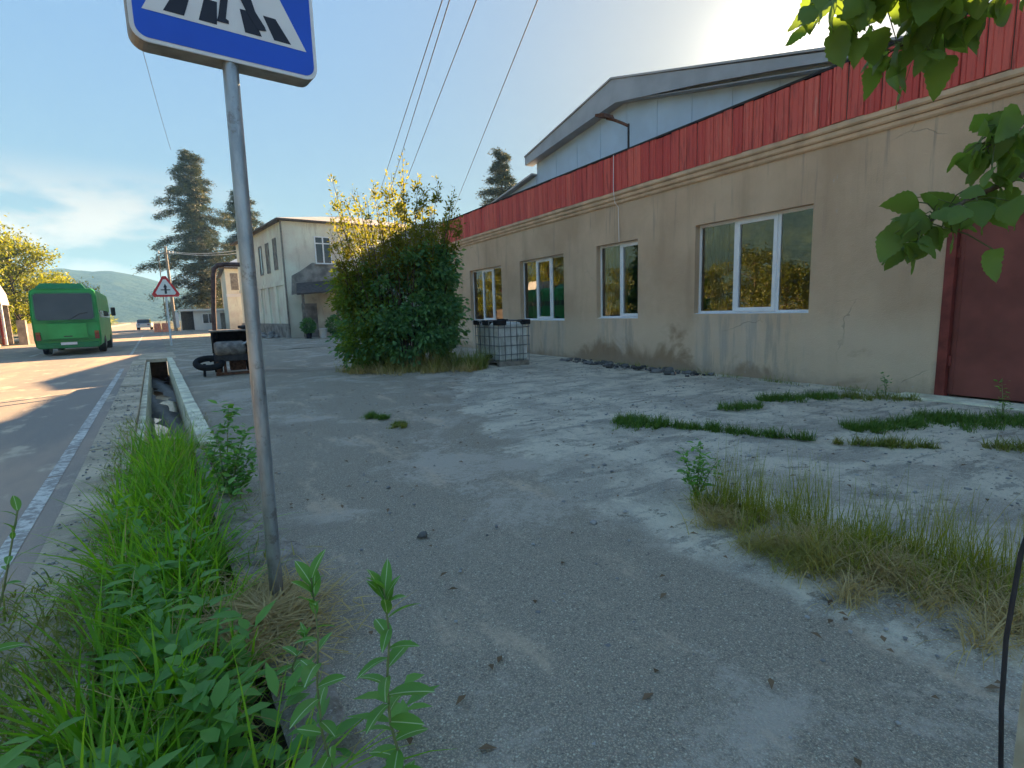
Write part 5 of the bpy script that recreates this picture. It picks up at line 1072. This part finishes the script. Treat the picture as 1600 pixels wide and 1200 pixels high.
for a, b, n, wd_, lab, mt in (((4.2, 4.8), (4.45, 4.25), 1000, 0.22, 'thick dark green tuft at the left end of the long joint', 'grass_dark'), ((4.4, 4.4), (5.15, 2.95), 1100, 0.07, 'thin green grass line in the long concrete joint', 'grass_dark'), ((5.2, 2.75), (5.75, 2.1), 450, 0.05, 'short green line of grass continuing the concrete joint', 'grass_olive'),
                          ((5.75, 4.55), (6.3, 4.3), 450, 0.10, 'small green tuft left of the tuft near the wall', 'grass_dark'), ((6.7, 4.6), (7.8, 4.15), 1100, 0.16, 'dark green grass tuft near the wall under the big window', 'grass_dark'), ((7.8, 4.1), (8.3, 3.3), 500, 0.16, 'brown-green grass between the wall tuft and the gate', 'grass_olive'),
                          ((5.85, 2.95), (6.7, 2.65), 1300, 0.16, 'green grass patch in front of the gate, left part', 'grass_dark'), ((6.9, 2.8), (7.7, 1.85), 2400, 0.28, 'large green grass patch right in front of the red gate', 'grass_dark'), ((6.1, 1.9), (6.3, 1.65), 160, 0.07, 'tiny green tuft at the right edge of the apron', 'grass_olive')):
    strip(a, b, int(n*1.8), wd_*1.15, 0.03, 0.14, 0.3, 1.5, 0.007, 'joint_grass', mt, lab, cl=80)
strip((2.75, 13.0), (5.5, 10.95), 3600, 0.45, 0.10, 0.30, 0.4, 1.6, 0.010, 'shrub_straw', 'grass_dry', 'dry brown grass along the foot of the big shrub', cl=90)
strip((3.3, 12.9), (5.7, 11.2), 2600, 0.40, 0.25, 0.60, 0.2, 1.1, 0.011, 'shrub_grass', 'grass_olive', 'tall olive grass leaning out of the big shrub', cl=90)
strip((8.45, 10.5), (8.5, 3.5), 700, 0.16, 0.04, 0.16, 0.3, 1.4, 0.006, 'wall_grass', 'grass_olive', 'sparse grass along the foot of the hall wall', False)

# ------------------------------------------------------------------ single weeds with leaves one can pick out
def lance_mesh(seed, L=0.10, W=0.020, droop=0.3):
    V = []; F = []; MI = []; n = 7
    for i in range(n):
        s = i/(n-1); w = W*math.sin(PI*min(1, 0.04+s*0.96))**0.7*(1.0 if s < 0.97 else 0.15); x = s*L; z = -droop*s*s*L; c = 0.05*W+0.0002
        V += [(x, -w, z+w*0.35), (x, -c, z+0.0006), (x, c, z+0.0006), (x, w, z+w*0.35)]
        if i: b = 4*(i-1); F += [(b, b+4, b+5, b+1), (b+1, b+5, b+6, b+2), (b+2, b+6, b+7, b+3)]; MI += [0, 1, 0]
    return np_mesh('leaf', np.array(V), np.array(F), ['leaf_weed', 'leaf_midrib'], MI, True)
LM = [lance_mesh(0), lance_mesh(1, 0.10, 0.023, 0.15), lance_mesh(2, 0.10, 0.018, 0.45)]
def weed(base, top, nleaf, label, l0, l1, lean=0.9, s0=0.2, tuft=6, side=None, rstem=0.005):
    base, top = Vector(base), Vector(top); e = empty('leafy_weed', base, label, 'plant', 'single leafy weeds')
    pts = [base.lerp(top, i/6)+Vector((0.012*math.sin(i*1.4), 0.01*math.cos(i*1.9), 0)) for i in range(7)]
    m = MB(); m.tube(pts, [rstem*(1-0.09*i) for i in range(7)], 7); m.build('stem', 'stem_pale', e)
    for k in range(nleaf+tuft):
        s = s0+(0.93-s0)*k/nleaf if k < nleaf else rnd.uniform(0.90, 1.0)
        i = min(int(s*6), 5); p = pts[i].lerp(pts[i+1], min(1, s*6-i)); a = k*2.399+rnd.uniform(-.4, .4)
        el = (0.15+0.9*max(0, s-0.45))*lean+rnd.uniform(-0.15, 0.2) if k < nleaf else rnd.uniform(0.9, 1.35)
        d = Vector((math.cos(a)*math.cos(el), math.sin(a)*math.cos(el), math.sin(el)))
        l = link('leaf', LM[k % 3], e, p-base); l.rotation_mode = 'QUATERNION'; l.rotation_quaternion = d.to_track_quat('X', 'Z') @ Matrix.Rotation(rnd.gauss(0, 0.35), 4, 'X').to_quaternion()
        sc = rnd.uniform(l0, l1)*(1.0 if k < nleaf and s < 0.75 else 0.72)/0.10; l.scale = (sc, sc, sc)
    return e
weed((0.335, 1.20, 0.0), (0.305, 1.20, 0.735), 22, 'taller-leaved weed with pale midribs, right of the foreground pair', 0.085, 0.12, 0.6, 0.15, 9)
weed((0.175, 1.22, 0.0), (0.145, 1.22, 0.80), 20, 'slimmer weed with narrow leaves, left of the foreground pair', 0.06, 0.10, 0.9, 0.15, 7, rstem=0.004)
weed((0.13, 1.95, 0.0), (0.20, 1.90, 0.26), 9, 'short weed at the grass edge behind the foreground pair', 0.06, 0.09, 0.7, 0.2, 4)
weed((-0.62, 1.45, 0.0), (-0.42, 1.56, 0.98), 16, 'weed leaning in from the left edge of the picture', 0.035, 0.06, 0.5, 0.45, 5, rstem=0.004)
weed((-0.70, 1.50, 0.0), (-0.49, 1.60, 0.84), 14, 'lower weed leaning in from the left edge of the picture', 0.035, 0.06, 0.5, 0.45, 4, rstem=0.004)
def bushy(name, base, stems, label, leaf, mat, seed):
    q = np.random.RandomState(seed); base = Vector(base); e = empty(name, base, label, 'plant'); m = MB(); C = []; D = []
    for (dx, dy, z, nl) in stems:
        t = base+Vector((dx, dy, z)); pts = [base.lerp(t, i/5)+Vector((0, 0, 0.1*z*math.sin(PI*i/5))) for i in range(6)]; m.tube(pts, [0.006-0.0009*i for i in range(6)], 5)
        for k in range(nl):
            s = q.uniform(0.25, 1); i = min(int(s*5), 4); p = pts[i].lerp(pts[i+1], s*5-i)+Vector(q.normal(size=3))*0.028; C.append(tuple(p)); a = q.uniform(0, 6.3); D.append((math.cos(a), math.sin(a), q.uniform(0, 0.9)))
    m.build('stems', 'stem_pale', e); C = np.array(C); D = np.array(D); l_ = q.uniform(0.6, 1.2, len(C))*leaf
    np_obj('foliage', *leaves8(C, D, l_, l_*0.20, 0.3, np.tile([0, 0, 1.0], (len(C), 1))+q.normal(size=(len(C), 3))*0.4), mat, e)
bushy('tall_weed', (0.02, 4.55, -0.1), [(0.08, 0.05, 0.82, 110), (-0.02, 0.1, 0.6, 80), (0.18, 0, 0.62, 90), (0.24, 0.1, 0.45, 70), (-0.1, 0.0, 0.5, 70), (0.12, -0.12, 0.5, 80), (0.22, -0.1, 0.34, 60)], 'tall bushy weed rising from the ditch left of the sign post', 0.075, 'leaf_weed', 71)
bushy('small_bush', (2.93, 2.48, 0), [(-0.1, 0.05, 0.36, 60), (0.06, 0.02, 0.40, 60), (-0.02, -0.08, 0.3, 50), (0.14, -0.06, 0.28, 50), (-0.14, -0.05, 0.2, 40)], 'small leafy green bush at the far end of the grass strip', 0.055, 'leaf_weed', 72)
bushy('wall_weed', (8.35, 3.75, 0), [(0.02, 0.05, 0.32, 26), (-0.05, -0.03, 0.24, 20)], 'small dark weed at the wall foot beside the gate', 0.06, 'leaf_shrub', 73)
bushy('wall_weed', (8.0, 2.35, 0), [(0.02, 0.05, 0.42, 20), (-0.05, -0.03, 0.2, 20)], 'thin pale weed standing before the red gate', 0.05, 'leaf_weed', 74)

# ------------------------------------------------------------------ loose stones, twigs, dead leaves
n = 3800; x = rs.uniform(0.4, 8.4, n); y = rs.uniform(0.2, 12, n)**1.0; keep = (x > 2.2+0.15*y) | (rs.rand(n) < 0.30); x, y = x[keep], y[keep]; P = np.stack([x, y, np.full(len(x), 0.018)], 1)
tag(np_obj('gravel', *stones(P, rs.gamma(2.2, 0.0022, len(x))+0.0015), 'stone'), 'small pale stones scattered over the yard', 'gravel', kind='stuff')
n = 200; P = np.stack([8.25+rs.normal(0, 0.18, n), rs.uniform(6.8, 11.5, n), np.full(n, 0.03)], 1); P[:, 0] = np.minimum(P[:, 0], 8.6)
tag(np_obj('wall_rubble', *stones(P, rs.gamma(2, 0.013, n)+0.006), 'stone_dark'), 'dark broken rubble along the hall wall foot', 'rubble', kind='stuff')
n = 900; u, v = scat(n, 2.0, 20, -0.70, -0.36); tag(np_obj('verge_gravel', *stones(UVZ(u, v, 0.02), rs.gamma(2, 0.003, n)+0.001), 'stone'), 'fine gravel on the road shoulder', 'gravel', kind='stuff')
n = 420; P = np.stack([rs.uniform(0.3, 8.3, n), rs.uniform(0.4, 10, n), np.full(n, 0.024)], 1); a = rs.uniform(0, 6.3, n)
tag(np_obj('dead_leaves', *leaves(P, np.stack([np.cos(a), np.sin(a), rs.uniform(-.1, .35, n)], 1), rs.uniform(0.02, 0.07, n), 0.012, 0.5, np.tile([0, 0, 1.0], (n, 1))), 'dead_leaf'), 'brown dead leaves scattered over the yard', 'leaves', kind='stuff')
for (x, y, s, lab) in ((1.05, 3.0, 0.030, 'dark stone lying alone on the asphalt, mid picture'), (2.05, 2.55, 0.024, 'pale stone lying at the dusty edge of the asphalt')):
    P = np.array([[x, y, 0.02]]); o = tag(np_obj('loose_stone', *stones(P, np.array([s])), 'stone_dark' if s > 0.025 else 'stone'), lab, 'stone')

# ------------------------------------------------------------------ haze: even, thin evening air round the whole place
def haze(density):
    m = MB(); m.box(-2300, 2300, -2300, 2300, -2.5, 150); o = m.build('haze', 'wire'); o['kind'] = 'stuff'; o['label'] = 'thin pale evening haze over the valley'; o['category'] = 'haze'
    mt = bpy.data.materials.new('haze'); mt.use_nodes = True; t = mt.node_tree; t.nodes.clear()
    out = t.nodes.new('ShaderNodeOutputMaterial'); v = t.nodes.new('ShaderNodeVolumePrincipled')
    v.inputs['Color'].default_value = (0.26, 0.58, 1.0, 1); v.inputs['Density'].default_value = density; v.inputs['Anisotropy'].default_value = 0.0
    t.links.new(v.outputs[0], out.inputs['Volume']); o.data.materials.clear(); o.data.materials.append(mt); mt.cycles.homogeneous_volume = True if hasattr(mt, 'cycles') and hasattr(mt.cycles, 'homogeneous_volume') else False
HAZE = 0.0006
if HAZE: haze(HAZE)
